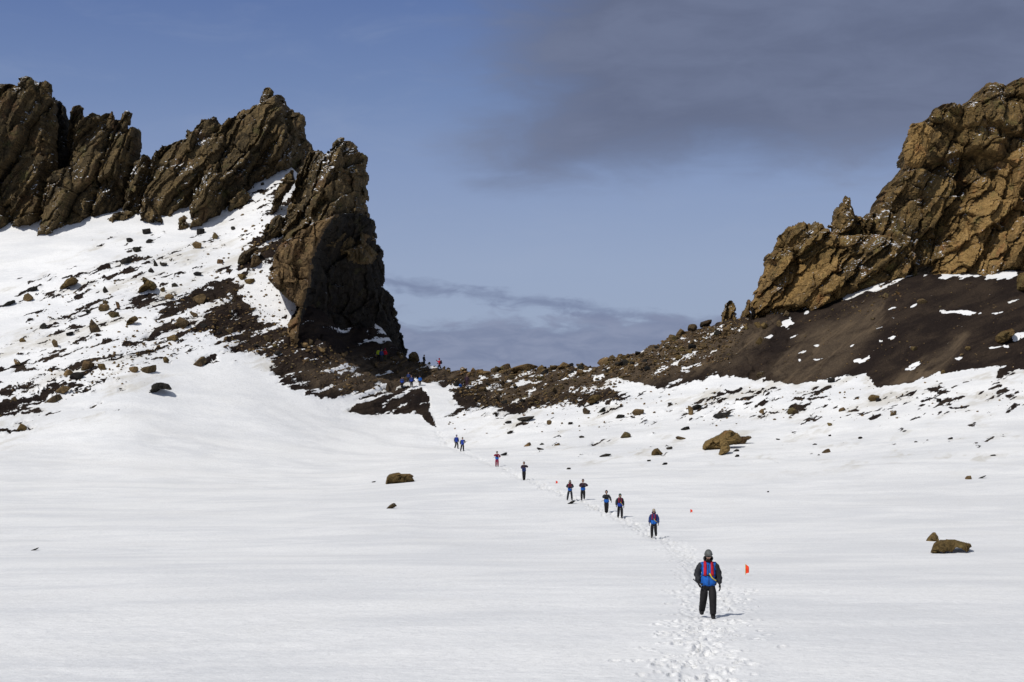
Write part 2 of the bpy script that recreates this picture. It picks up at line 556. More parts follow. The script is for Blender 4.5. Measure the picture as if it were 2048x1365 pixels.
def build_height_table():
    tab = np.zeros((len(PX), len(DG)))
    for i, p in enumerate(PX):
        pts = PROF[p]
        Ds = [8, 30, 52, 80] + [a for a, _ in pts]
        Zs = [-0.05, -0.10, -0.05, -0.1]
        for a, yy in pts:
            Zs.append(float(unproject(p, yy, a)[2]))
        Dl = Ds[-1]
        Ds += [Dl + 4, Dl + 12, Dl + 40, Dl + 90, 700]
        zl = Zs[-1]
        Zs += [zl + 0.2, zl - 3.5, zl - 22, zl - 45, -60]
        tab[i] = np.interp(DG, Ds, Zs)
    full = np.zeros((len(NPX), len(DG)))
    for j in range(len(DG)):
        full[:, j] = np.interp(NPX, PX, tab[:, j])

    def smooth(a, s, axis):
        r = int(s * 3) + 1
        k = np.exp(-0.5 * (np.arange(-r, r + 1) / s) ** 2)
        k /= k.sum()
        pad = [(0, 0), (0, 0)]
        pad[axis] = (r, r)
        b_ = np.pad(a, pad, mode='edge')
        return np.apply_along_axis(lambda q: np.convolve(q, k, mode='valid'), axis, b_)
    full = smooth(full, 1.3, 0)
    full = smooth(full, 4.0, 1)
    return full


HT = build_height_table()


def base_height(X, Y):
    X = np.asarray(X, float)
    Y = np.asarray(Y, float)
    px = 1024 + F * X / np.maximum(Y, 1.0)
    fi = np.clip((px - NPX[0]) / 20.0, 0, len(NPX) - 1.001)
    fj = np.clip((Y - DG[0]) / 0.5, 0, len(DG) - 1.001)
    i = fi.astype(int)
    j = fj.astype(int)
    u = fi - i
    v = fj - j
    return HT[i, j] * (1 - u) * (1 - v) + HT[i + 1, j] * u * (1 - v) + HT[i, j + 1] * (1 - u) * v + HT[i + 1, j + 1] * u * v


# ground that shows through the snow (picture polygons laid on the slopes): (weight, softness px, polygon)
SOIL = [
    # brown shoulder from the left ridge down to the saddle
    (1.0, 12, [(452, 530), (470, 560), (520, 640), (585, 655), (600, 600), (700, 600), (790, 680), (850, 722), (960, 735), (960, 790), (880, 765), (820, 770), (770, 790),
               (660, 800), (560, 735), (470, 690), (390, 660), (400, 610), (430, 570)]),
    (0.80, 16, [(540, 735), (600, 730), (760, 770), (850, 770), (800, 790), (690, 805), (600, 795), (560, 770)]),
    (1.0, 6, [(640, 812), (700, 790), (770, 765), (800, 775), (700, 812), (655, 822)]),
    (0.9, 9, [(680, 822), (760, 790), (830, 770), (850, 800), (845, 830), (800, 830), (740, 832)]),
    (1.0, 5, [(812, 770), (850, 770), (868, 830), (880, 858), (860, 850), (832, 815)]),
    (0.68, 40, [(470, 560), (370, 600), (200, 690), (130, 720), (250, 720), (420, 700), (560, 740), (640, 720), (520, 640)]),
    (0.78, 14, [(330, 600), (380, 585), (455, 540), (470, 600), (420, 640), (330, 680), (250, 700), (210, 700), (300, 650)]),
    (0.72, 8, [(60, 738), (120, 722), (200, 712), (260, 712), (255, 725), (180, 735), (120, 750)]),
    (0.70, 8, [(150, 745), (200, 728), (215, 742), (170, 758)]),
    (1.0, 5, [(-400, 812), (0, 806), (40, 802), (70, 812), (110, 822), (50, 832), (0, 834), (-400, 840)]),
    (0.9, 4, [(40, 800), (90, 785), (115, 782), (100, 795), (90, 808), (50, 812)]),
    (1.0, 4, [(-400, 856), (0, 856), (30, 862), (0, 868), (-400, 868)]),
    (1.0, 3, [(55, 852), (75, 855), (60, 862)]),
    (1.0, 4, [(385, 720), (400, 718), (420, 705), (445, 720), (400, 730)]),  # black shadow beside a rock lump, painted as a soil patch
    (0.42, 60, [(-400, 560), (0, 600), (200, 500), (420, 470), (560, 470), (500, 640), (250, 800), (-100, 900), (-400, 900)]),
    (0.80, 16, [(470, 500), (520, 460), (570, 430), (640, 450), (575, 500), (540, 530), (470, 545)]),
    (0.55, 10, [(520, 400), (560, 370), (590, 350), (590, 400), (560, 440), (520, 440)]),
    (0.50, 14, [(455, 420), (490, 380), (520, 370), (500, 400), (480, 430)]),
    (0.30, 20, [(430, 430), (480, 380), (560, 330), (600, 330), (600, 400), (560, 440), (470, 450)]),
    # shade of two melt hollows painted as dark spots, then the saddle scree face
    (1.3, 3, [(566, 585), (572, 576), (579, 584), (582, 602), (577, 612), (570, 604)]),
    (1.3, 3, [(562, 634), (570, 629), (580, 633), (580, 643), (570, 646)]),
    (0.90, 11, [(858, 725), (960, 728), (1080, 720), (1180, 722), (1290, 690), (1380, 645), (1500, 620), (1700, 585), (1760, 560), (1840, 515), (2048, 505), (2600, 500),
               (2600, 720), (2048, 742), (2030, 735), (1990, 730), (1940, 742), (1880, 745), (1830, 765), (1760, 776), (1735, 750), (1690, 752), (1640, 765), (1580, 770),
               (1500, 758), (1420, 760), (1330, 782), (1260, 770), (1215, 765), (1250, 800), (1200, 806), (1150, 812), (1080, 825), (1040, 830), (960, 824), (925, 818),
               (900, 790), (872, 768)]),
    (1.45, 14, [(1500, 640), (1700, 585), (1760, 560), (1840, 515), (2048, 505), (2600, 500), (2600, 720), (2048, 742), (2030, 735), (1990, 730), (1940, 742),
                (1880, 745), (1830, 765), (1760, 776), (1735, 750), (1690, 752), (1640, 765), (1580, 770), (1500, 758), (1420, 745), (1440, 690)]),
    (0.62, 12, [(1150, 790), (1260, 790), (1260, 812), (1200, 830), (1150, 822)]),
    (1.0, 5, [(2000, 730), (2600, 700), (2600, 740), (2048, 740), (2020, 752), (2005, 770), (1985, 775), (1995, 750)]),
    (0.40, 40, [(880, 780), (1260, 780), (1400, 780), (1700, 770), (2048, 760), (2048, 830), (1700, 850), (1300, 850), (1000, 870), (900, 850)]),
    (0.9, 5, [(1453, 785), (1480, 783), (1520, 782), (1510, 789), (1460, 790)]),
    (0.85, 5, [(1575, 797), (1640, 792), (1650, 798), (1600, 803)]),
    (0.85, 5, [(1655, 795), (1700, 793), (1690, 801), (1660, 802)]),
    (0.9, 5, [(1525, 829), (1560, 828), (1555, 832), (1530, 833)]),
    (0.95, 4, [(1900, 817), (1940, 816), (1930, 822), (1905, 822)]),
    (0.95, 4, [(1980, 780), (2012, 772), (2010, 780), (1985, 784)]),
    (0.95, 4, [(1970, 800), (1995, 792), (1990, 800), (1975, 803)]),
    (0.15, 60, [(880, 860), (2048, 830), (2600, 830), (2600, 900), (1700, 930), (1100, 930)]),
]
# snow lying on the scree: (weight, softness, polygon)
SNOWP = [
    (1.9, 5, [(1700, 572), (1745, 565), (1760, 575), (1800, 555), (1830, 535), (1838, 540), (1790, 566), (1750, 584), (1720, 588), (1690, 602), (1685, 600), (1702, 588)]),
    (1.45, 6, [(1840, 542), (1900, 548), (1960, 552), (2030, 545), (2035, 551), (1970, 560), (1900, 556), (1845, 548)]),
    (1.3, 6, [(1960, 545), (1990, 530), (2030, 540), (2000, 550)]),
    (1.9, 4, [(1870, 622), (1910, 621), (1935, 622), (1965, 627), (1920, 632), (1910, 628)]),
    (1.9, 4, [(2018, 675), (2048, 662), (2060, 668), (2030, 682)]),
    (1.9, 3, [(2018, 605), (2036, 597), (2030, 604), (2020, 608)]),
    (1.9, 3, [(1988, 627), (2015, 626), (2010, 630), (1990, 630)]),
    (1.9, 3, [(1708, 722), (1742, 712), (1730, 724), (1710, 728)]),
    (1.9, 3, [(1810, 735), (1840, 722), (1838, 730), (1815, 737)]),
    (1.9, 2.5, [(1980, 692), (2018, 690), (2018, 693), (1982, 695)]),
    (1.9, 5, [(1565, 645), (1580, 635), (1588, 645), (1575, 655)]),
    (1.9, 4, [(1530, 675), (1545, 668), (1540, 680)]),
    (1.2, 6, [(1222, 762), (1240, 758), (1262, 768), (1290, 775), (1310, 785), (1262, 785)]),
    (0.75, 7, [(1188, 752), (1205, 750), (1210, 758), (1195, 760)]),
    (0.7, 7, [(935, 770), (965, 758), (960, 775), (930, 785)]),
    (0.9, 6, [(845, 770), (875, 775), (892, 800), (905, 815), (880, 815), (862, 800)]),
    (0.6, 8, [(820, 752), (842, 748), (835, 760)]),
    (0.95, 7, [(640, 812), (700, 795), (765, 768), (775, 775), (700, 812), (680, 822)]),
    (0.55, 9, [(640, 740), (700, 722), (690, 735), (650, 745)]),
    (0.75, 10, [(500, 560), (530, 538), (560, 545), (590, 590), (580, 650), (560, 650), (530, 625), (490, 600)]),
    (0.6, 8, [(330, 640), (430, 600), (460, 595), (440, 612), (360, 650)]),
]
_sr = random.Random(21)
for _ in range(20):
    _x, _y = _sr.uniform(1520, 2048), _sr.uniform(600, 750)
    _w, _h = _sr.uniform(3, 11), _sr.uniform(1.2, 3.0)
    SNOWP.append((1.7, 2.0, [(_x - _w, _y + _w * 0.25), (_x, _y - _h), (_x + _w, _y - _w * 0.3), (_x + 1, _y + _h)]))
# warm coloured gravel runs
WARM = [[(1540, 745), (1600, 670), (1700, 625), (1770, 595), (1765, 640), (1705, 715), (1650, 765), (1560, 768)],
        [(1780, 770), (1850, 720), (1930, 670), (1900, 720), (1850, 760)],
        [(600, 735), (700, 712), (860, 725), (960, 740), (900, 760), (760, 780), (640, 780)],
        [(900, 730), (1180, 725), (1400, 660), (1550, 640), (1500, 720), (1300, 770), (1000, 800)]]


def soil_value(X, Y, Z):
    px, py = project(X, Y, Z)
    S = np.zeros(X.shape)
    # jitter the outlines so that no border is straight
    th = R(24)
    V = Z + 0.05 * Y
    a = X * math.cos(th) + V * math.sin(th)
    b = -X * math.sin(th) + V * math.cos(th)
    n1 = fbm(a / 3.6, b / 0.75, 21, 4, 0.6)
    n2 = fbm(a / 11.0, b / 3.0, 41, 3)
    n3 = fbm(a / 1.3, b / 0.32, 61, 3, 0.6)
    jx = px + 14 * n2
    jy = py + 9 * n1 + 5 * n2
    for wgt, soft, poly in SOIL:
        xs = [q[0] for q in poly]
        ys = [q[1] for q in poly]
        m = (jx > min(xs) - soft - 5) & (jx < max(xs) + soft + 5) & (jy > min(ys) - soft - 5) & (jy < max(ys) + soft + 5)
        if m.any():
            sd = poly_sd(jx[m], jy[m], poly)
            S[m] = np.maximum(S[m], wgt * sstep(sd, -soft, soft))
    for wgt, soft, poly in SNOWP:
        xs = [q[0] for q in poly]
        ys = [q[1] for q in poly]
        kx = px + 7 * n2 + 4 * n3
        ky = py + 8 * n1 + 2 * n3
        m = (kx > min(xs) - soft - 5) & (kx < max(xs) + soft + 5) & (ky > min(ys) - soft - 5) & (ky < max(ys) + soft + 5)
        if m.any():
            sd = poly_sd(kx[m], ky[m], poly)
            S[m] = S[m] - wgt * sstep(sd, -soft, soft)
    bare = S
    on = sstep(bare, 0.02, 0.12)
    val = bare * 0.80 + on * (0.62 * n1 + 0.30 * n3)
    W = np.zeros(X.shape)
    for poly in WARM:
        W = np.maximum(W, sstep(poly_sd(px, py, poly), -25, 25))
    return val, np.clip(bare, 0, 1), W


# the trodden trail
TRAIL_PX = [(1400, 1400), (1395, 1365), (1405, 1300), (1420, 1240), (1425, 1180), (1400, 1130), (1350, 1092), (1300, 1064), (1250, 1040), (1200, 1018),
            (1150, 996), (1100, 976), (1050, 958), (1000, 936), (960, 918), (920, 902), (895, 885), (876, 858)]


SURF = {}


def surf_height(X, Y):
    if not SURF:
        return base_height(X, Y)
    X = np.asarray(X, float)
    Y = np.asarray(Y, float)
    K, D, Z = SURF['K'], SURF['D'], SURF['Z']
    k = X / Y
    i = np.clip(np.searchsorted(D, Y) - 1, 0, len(D) - 2)
    j = np.clip(np.searchsorted(K, k) - 1, 0, len(K) - 2)
    u = np.clip((Y - D[i]) / (D[i + 1] - D[i]), 0, 1)
    v = np.clip((k - K[j]) / (K[j + 1] - K[j]), 0, 1)
    return Z[i, j] * (1 - u) * (1 - v) + Z[i + 1, j] * u * (1 - v) + Z[i, j + 1] * (1 - u) * v + Z[i + 1, j + 1] * u * v


def ray_ground(px, py, dmin=20.0, dmax=300.0, extra=None):
    """first hit of the picture ray with the smooth ground"""
    Ds = np.arange(dmin, dmax, 0.25)
    X, Y, Z = unproject(np.full(Ds.shape, float(px)), np.full(Ds.shape, float(py)), Ds)
    g = surf_height(X, Y) - Z
    k = np.where(g > 0)[0]
    if len(k) == 0:
        k = [int(np.argmax(g))]
    i = k[0]
    if i > 0 and g[i] > 0:
        f = g[i - 1] / (g[i - 1] - g[i])
        D = Ds[i - 1] + 0.25 * f
    else:
        D = Ds[i]
    x, y, z = unproject(px, py, D)
    return Vector((float(x), float(D), float(surf_height(x, D))))


TRAIL = [ray_ground(a, b) for a, b in TRAIL_PX]


def trail_pits():
    rng = np.random.default_rng(5)
    pts = []
    for a, b in zip(TRAIL[:-1], TRAIL[1:]):
        L = (b - a).length
        wdt = 1.0 if a.y < 60 else (0.75 if a.y < 120 else 0.7)
        n = int(L * (15 if a.y < 75 else 8))
        d = (b - a) / L
        nx, ny = -d.y, d.x
        for _ in range(n):
            t = rng.random()
            o = rng.normal() * wdt * 0.62
            pts.append((a.x + (b.x - a.x) * t + nx * o, a.y + (b.y - a.y) * t + ny * o,
                        math.atan2(d.y, d.x) + rng.normal() * 0.35, rng.uniform(0.6, 1.35), rng.uniform(0.04, 0.12) * (0.8 if a.y < 100 else 1.4)))
    # a side track branching to the marker flag
    for _ in range(60):
        t = rng.random()
        pts.append((TRAIL[3].x + 0.9 + t * 1.1, 53 + t * 22 + rng.normal() * 0.2, 1.4 + rng.normal() * 0.3, 1.0, rng.uniform(0.03, 0.08)))
    return pts


def build_ground():
    kin = 1.3 / 1991.0
    inner = np.arange(-0.272, 0.272, kin)
    side = 0.272 * 1.045 ** np.arange(1, 42)
    K = np.concatenate([-side[::-1], inner, side])
    D = np.concatenate([np.array([3, 6, 10, 14, 18, 22, 26, 29]), np.arange(31, 62, 0.12), np.arange(62, 112, 0.30), np.arange(112, 190, 0.6),
                        np.arange(190, 248, 0.35), np.arange(248, 304, 0.2), 304 * 1.02 ** np.arange(1, 40), np.array([800, 1100, 1600, 2600, 4000])])
    nK, nD = len(K), len(D)
    Yg, Kg = np.meshgrid(D, K, indexing='ij')
    X = (Kg * Yg).ravel()
    Y = Yg.ravel()
    Z = base_height(X, Y)
    # gentle drifts
    Z = Z + 0.34 * sstep(Y, 45, 110) * fbm(X / 40.0 + Y / 70.0, Y / 19.0, 203, 2)
    for mx, my, mh, mr in ((1920, 1103, 0.22, 0.6),):
        gg = ray_ground(mx, my)
        Z = Z + mh * np.exp(-((X - gg.x) / (mr * 1.3)) ** 2 - ((Y - gg.y) / mr) ** 2)
    amp = 0.03 + 0.35 * sstep(Y, 150, 260)
    Z = Z + amp * fbm(X / 19.0, Y / 8.0, 3, 3) + 0.045 * fbm(X / 5.0 + Y * 0.11, Y / 2.6 - X * 0.05, 9, 2) * sstep(Y, 15, 40) * (0.35 + 0.9 * np.clip(0.5 + fbm(X / 22, Y / 22, 210, 2), 0, 1))
    Z = Z + 0.014 * fbm(X / 0.55 + Y * 0.3, Y / 0.75, 19, 2) * (1 - sstep(Y, 52, 62))
    val, bare, warm = soil_value(X, Y, Z)
    th = R(24)
    V = Z + 0.05 * Y
    a = X * math.cos(th) + V * math.sin(th)
    b = -X * math.sin(th) + V * math.cos(th)
    bb = np.clip(bare, 0, 1) * (Y > 200)
    idx = bb > 0.02
    rough = np.zeros(X.shape)
    rough[idx] = 0.35 * facets(a[idx] / 2.2, b[idx] / 1.1, 77, 0.1) + 0.16 * facets(X[idx] / 0.8, Z[idx] / 0.6, 87, 0.1) + 0.4 * fbm(a[idx] / 6, b[idx] / 3, 97, 3)
    soilm = sstep(val, 0.35, 0.6)
    # the dark ash slope on the right is smooth, the saddle is rubble
    smoothness = 1 - 0.75 * sstep(X, 32, 46)
    Z = Z + rough * soilm * 0.8 * smoothness
    track = np.zeros(X.shape)
    dist_t = np.full(X.shape, 9.0)
    nearby = np.where((np.abs(Kg.ravel()) < 0.13) & (Y > 25) & (Y < 262))[0]
    xq, yq = X[nearby], Y[nearby]
    dq = np.full(xq.shape, 9.0)
    for ta, tb in zip(TRAIL[:-1], TRAIL[1:]):
        ex, ey = tb.x - ta.x, tb.y - ta.y
        tt = np.clip(((xq - ta.x) * ex + (yq - ta.y) * ey) / (ex * ex + ey * ey), 0, 1)
        dq = np.minimum(dq, np.hypot(xq - ta.x - tt * ex, yq - ta.y - tt * ey))
    dq = dq + 0.12 * fbm(xq / 0.8, yq / 1.5, 301, 2)
    far_ = 0.6 + 0.5 * sstep(yq, 60, 130)
    Z[nearby] += far_ * (-0.045 * np.exp(-(dq / 0.5) ** 2) + 0.012 * np.exp(-((dq - 0.95) / 0.35) ** 2)
                         + 0.03 * fbm(xq / 0.35, yq / 0.7, 302, 2) * (1 - sstep(dq, 0.6, 1.4)))
    Z2 = Z.reshape(nD, nK)
    ft = ray_ground(1425, 1237)
    for (x, y, ang, s, dep) in trail_pits():
        if -0.1 < x - ft.x < 1.5 and -0.3 < y - ft.y < 2.2:
            dep *= 0.15
        r0, r1 = np.searchsorted(D, [y - 0.45, y + 0.45])
        if r1 <= r0:
            continue
        c0, c1 = np.searchsorted(K, [(x - 0.4) / y, (x + 0.4) / y])
        xx = K[None, c0:c1] * D[r0:r1, None] - x
        yy = np.broadcast_to(D[r0:r1, None] - y, xx.shape)
        u = xx * math.cos(ang) + yy * math.sin(ang)
        v = -xx * math.sin(ang) + yy * math.cos(ang)
        q = np.sqrt((u / (0.17 * s)) ** 2 + (v / (0.085 * s)) ** 2)
        Z2[r0:r1, c0:c1] += -dep * (1 - sstep(q, 0.6, 1.15)) + 0.35 * dep * np.exp(-((q - 1.45) / 0.35) ** 2)
    Z = Z2.ravel()
    SURF.update(K=K, D=D, Z=Z.reshape(nD, nK).copy())
    V3 = np.stack([X, Y, Z], 1)
    i = np.arange(nD - 1)[:, None] * nK + np.arange(nK - 1)[None, :]
    i = i.ravel()
    Q = np.stack([i, i + 1, i + 1 + nK, i + nK], 1)
    me = mesh_from('ground', V3, Q, M_ground, True, {'soil': val, 'warm': warm, 'track': track})
    o = link('ground', me, kind='structure')
    return o


ground = build_ground()

# ------------------------------------------------------------------ crags: outlines at their own distance, real thickness
def crag(name, outline, dist, mat, label, seed, cat='rock crag', front=4.0, back=4.0, lean=60, step=2.0, cells=(7.0, 2.6, 1.0), amps=(1.6, 0.75, 0.28),
         jag=5.0, elong=2.6, wround=3.0, hfun=None, group=None, tilt=0.25, base=None, mat2=None, matsplit=None, fine=0.05, rib=1.0, sink=30, push=4.5, dfun=None, saw=0.0):
    if sink:
        ax_ = np.array([q[0] for q in outline], float)
        ay_ = np.array([q[1] for q in outline], float)
        below = poly_sd(ax_, ay_ + 7, outline) > 0
        above = (poly_sd(ax_, ay_ - 7, outline) > 0) | (poly_sd(ax_ - 5, ay_ - 7, outline) > 0) | (poly_sd(ax_ + 5, ay_ - 7, outline) > 0)
        outline = [(x, y + (sink if (u and not dn) else 0)) for (x, y), u, dn in zip(outline, above, below)]
        dist = [(a_, b_ + push) for a_, b_ in dist]
    xs = [q[0] for q in outline]
    ys = [q[1] for q in outline]
    gx = np.arange(min(xs) - 8, max(xs) + 8 + step, step)
    gy = np.arange(min(ys) - 8, max(ys) + 8 + step, step)
    PXg, PYg = np.meshgrid(gx, gy)
    if dfun is not None:
        Dm = dfun(PXg, PYg)
        mpp = float(Dm.mean()) / F
    else:
        Dm = np.interp(PXg, [d[0] for d in dist], [d[1] for d in dist])
        mpp = float(np.mean([d[1] for d in dist])) / F
    s = PXg * mpp
    t = -PYg * mpp
    jn = jag * (0.6 * facets(s / 1.9 + 3, t / 1.5, seed + 50, 0.1) + 0.5 * facets(s / 0.8, t / 0.7, seed + 60, 0.1))
    jn2 = jag * 0.7 * fbm(s / 1.2, t / 1.2, seed + 70, 3)
    if saw:
        la0 = R(lean)
        a0 = s * math.cos(la0) + t * math.sin(la0)
        b0 = -s * math.sin(la0) + t * math.cos(la0)
        for cw0, am0 in ((1.9, 1.0), (0.8, 0.45)):
            ph0 = b0 / cw0 + 0.3 * vnoise(b0 / cw0, a0 / 9, seed + 80)
            fr0 = ph0 - np.floor(ph0)
            w0 = _hash(np.floor(ph0), np.floor(ph0) * 0, seed + 81)
            jn2 = jn2 + saw * am0 * ((fr0 - 0.5) * 1.2 + (w0 - 0.5) * 1.3)
    sd = poly_sd(PXg + jn, PYg + jn2, outline)
    sdm = sd * mpp
    la = R(lean)
    wx = s + 0.9 * fbm(s / 6, t / 6, seed + 1, 1)
    wt = t + 0.9 * fbm(s / 6, t / 6, seed + 2, 1)
    a = wx * math.cos(la) + wt * math.sin(la)
    b = -wx * math.sin(la) + wt * math.cos(la)
    rel = np.zeros(s.shape)
    for k, (c, am) in enumerate(zip(cells, amps)):
        am = am * (0.55 if k == 2 else 1.0)
        el_ = elong if k < 2 else 1.5
        rel += am * facets(a / (c * el_) + 5 * k, b / c + 3 * k, seed + 10 * k, 0.09 if k else 0.05, 0.45 if k else 0.2)
    # ribs: slabs that rise slowly and break off sharply on their right side
    bw = b + 1.2 * fbm(a / 9, b / 4, seed + 5, 2)
    for cw, am in ((5.5, 2.6), (2.3, 1.1), (0.9, 0.16)):
        ph = bw / cw + 0.35 * vnoise(bw / cw * 0.8, a / 14, seed + 6)
        fr = ph - np.floor(ph)
        wgt = 0.45 + 0.55 * _hash(np.floor(ph), np.floor(ph) * 0, seed + 7)
        rel += rib * am * wgt * (fr - 0.5) * -1.0 * (1 - sstep(fr, 0.0, 0.06) * 0.0) 
    rel += 0.07 * facets(wx / 0.55 + 9, wt / 0.5, seed + 44, 0.12)
    rel += 0.09 * rib * fbm(a / 3.5, b / 0.45, seed + 8, 3) 
    rel += fine * fbm(s / 0.35, t / 0.35, seed + 33, 3)
    q = np.clip(sdm / wround, 0, 1)
    prof = 0.45 * np.sqrt(1 - (1 - q) ** 2) + 0.55 * np.clip(q * 1.9, 0, 1)
    edge = np.clip(sdm / (0.35 * wround), 0, 1)
    bt = max(ys) if base is None else base
    h = front * prof + rel * edge + tilt * np.clip((PYg - min(ys)) * mpp, 0, None) * prof
    if hfun is not None:
        h = h + hfun(PXg, PYg) * edge
    hb = back * prof + 0.6 * rel[::-1, :] * edge
    ny, nx = PXg.shape
    ins = sd > 0
    for rep_ in range(2):      # drop slivers
        for grow in (0, 1):
            for _ in range(2):
                p_ = np.pad(ins, 1)
                nb_ = [p_[1:-1, 1:-1], p_[:-2, 1:-1], p_[2:, 1:-1], p_[1:-1, :-2], p_[1:-1, 2:]]
                ins = np.logical_or.reduce(nb_) if grow else np.logical_and.reduce(nb_)
        ins = ins & (sd > 0)
    cell = ins[:-1, :-1] & ins[1:, :-1] & ins[:-1, 1:] & ins[1:, 1:]
    cp = np.pad(cell, 1)
    allc = cp[:-1, :-1] & cp[1:, :-1] & cp[:-1, 1:] & cp[1:, 1:]
    anyc = cp[:-1, :-1] | cp[1:, :-1] | cp[:-1, 1:] | cp[1:, 1:]
    fid = np.full((ny, nx), -1)
    fid[anyc] = np.arange(anyc.sum())
    nF = int(anyc.sum())
    bid = fid.copy()
    bid[allc] = nF + np.arange(allc.sum())
    border = anyc & ~allc
    X, Y, Z = unproject(PXg, PYg, Dm)
    hh = np.where(border, 0, h)
    ox = 0.18 * facets(s / 1.7, t / 1.3, seed + 91, 0.1) * edge
    oz = 0.18 * facets(s / 1.5, t / 1.1, seed + 92, 0.1) * edge
    Fv = np.stack([X + ox, Y - hh, Z + oz], -1)[anyc]
    Bv = np.stack([X, Y + hb, Z], -1)[allc]
    V = np.concatenate([Fv, Bv])
    r, c = np.where(cell)
    Qf = np.stack([fid[r, c], fid[r + 1, c], fid[r + 1, c + 1], fid[r, c + 1]], 1)
    Qb = np.stack([bid[r, c], bid[r, c + 1], bid[r + 1, c + 1], bid[r + 1, c]], 1)
    Q = np.concatenate([Qf, Qb])
    mats = [mat] + ([mat2] if mat2 else [])
    mi = None
    if mat2:
        mi = np.concatenate([matsplit(PXg[r, c], PYg[r, c]), matsplit(PXg[r, c], PYg[r, c])]).astype(np.int32)
    org = V.mean(0)
    org[2] = V[:, 2].min()
    org[1] = float(Dm.mean())
    me = mesh_from(name, V - org, Q, mats, False, matidx=mi)
    return link(name, me, label=label, cat=cat, group=group, loc=tuple(org))


G_L = 'jagged crags of the left ridge'
G_R = 'crags of the right ridge'

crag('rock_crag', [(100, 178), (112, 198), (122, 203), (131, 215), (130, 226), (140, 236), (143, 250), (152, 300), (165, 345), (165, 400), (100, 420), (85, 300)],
     [(80, 297), (170, 297)], M_rock_shade, 'shaded snow dusted crag filling the gap behind the leftmost massif', 3, front=1.5, back=3, group=G_L, wround=2)  # dark colour stands in for the shade of the gap
crag('rock_crag', [(-300, 230), (-120, 180), (-20, 165), (25, 166), (38, 170), (44, 157), (52, 152), (62, 156), (70, 166), (82, 173), (84, 166), (92, 163), (104, 171), (103, 188),
                   (109, 196), (111, 215), (114, 240), (116, 300), (112, 345), (112, 400), (104, 436), (70, 450), (40, 452), (15, 462), (0, 475), (-300, 560)],
     [(-300, 286), (110, 290)], M_rock_left, 'tall brown massif of upright ribs at the left edge of the photo', 5, front=4, back=6, lean=64, group=G_L, amps=(2.4, 1.0, 0.35), elong=3.2, saw=5)
crag('rock_pinnacle', [(138, 250), (142, 226), (150, 213), (160, 208), (168, 216), (168, 245), (164, 270), (162, 300), (168, 350), (165, 400), (125, 400), (132, 290)],
     [(120, 294), (170, 294)], M_rock_left, 'rounded finger of rock standing just right of the leftmost massif', 7, 'rock pinnacle', front=1.6, back=2, group=G_L, wround=1.6, lean=80, tilt=0.05, jag=1.5, step=1.5)
crag('rock_crag', [(88, 465), (92, 410), (106, 355), (140, 337), (150, 300), (158, 270), (168, 246), (178, 235), (186, 230), (198, 228), (206, 234), (212, 236), (217, 231), (221, 230),
                   (226, 220), (229, 238), (228, 268), (224, 300), (216, 335), (207, 372), (195, 412), (188, 440), (150, 455), (120, 460), (105, 475)],
     [(80, 288), (230, 290)], M_rock_left, 'rock fin with a thin upturned tip, standing left of the crooked thumb pinnacle', 9, front=2.6, back=3.5, group=G_L, lean=58, wround=2.0, saw=5)
crag('rock_pinnacle', [(190, 450), (200, 380), (218, 310), (224, 265), (232, 247), (243, 240), (246, 229), (252, 222), (260, 223), (264, 228), (262, 237), (256, 248), (257, 259), (261, 260),
                       (266, 251), (272, 258), (283, 257), (284, 268), (278, 285), (276, 305), (272, 335), (270, 350), (266, 390), (258, 425), (235, 448)],
     [(190, 291), (285, 292)], M_rock_left, 'pinnacle topped by a crooked thumb of rock on the left ridge', 13, 'rock pinnacle', front=2.2, back=3, group=G_L, lean=66, wround=1.6, jag=1.8, step=1.5)
crag('rock_crag', [(246, 455), (252, 405), (262, 360), (270, 332), (284, 311), (294, 309), (306, 326), (310, 345), (300, 380), (290, 425), (272, 440)],
     [(240, 289.5), (310, 290)], M_rock_left, 'low crag in the notch between the thumb pinnacle and the slanting fins', 17, front=1.8, back=3, group=G_L, wround=1.8, saw=4)
crag('rock_crag', [(282, 430), (290, 390), (298, 355), (303, 325), (314, 308), (326, 294), (342, 288), (360, 282), (370, 277), (371, 264), (376, 257), (383, 263), (400, 247),
                   (405, 237), (415, 231), (426, 229), (436, 235), (442, 247), (450, 244), (452, 270), (430, 330), (410, 380), (395, 420), (370, 430), (330, 440), (300, 440)],
     [(280, 289), (450, 291)], M_rock_left, 'slanting brown fin with a rounded head, left of the highest peak of the left ridge', 19, front=2.6, back=4, lean=57, group=G_L, wround=2.2, elong=3.2, saw=5)
crag('rock_peak', [(376, 450), (383, 415), (393, 380), (400, 340), (412, 300), (438, 258), (452, 245), (480, 225), (505, 207), (519, 206), (523, 190), (530, 177), (541, 177), (548, 184),
                   (546, 196), (560, 194), (569, 198), (573, 211), (580, 218), (586, 214), (592, 226), (600, 220), (606, 230), (612, 236), (612, 260), (613, 282), (622, 279), (624, 295),
                   (616, 304), (604, 312), (585, 330), (545, 350), (510, 375), (490, 390), (478, 405), (465, 430), (445, 440), (420, 448), (395, 455)],
     [(376, 287), (500, 292), (624, 298)], M_rock_left, 'highest peak of the left ridge, broad brown block with a knob on top', 23, 'rock peak', front=3.2, back=6, lean=52, group=G_L,
     amps=(2.4, 1.0, 0.35), elong=3.0, saw=4)
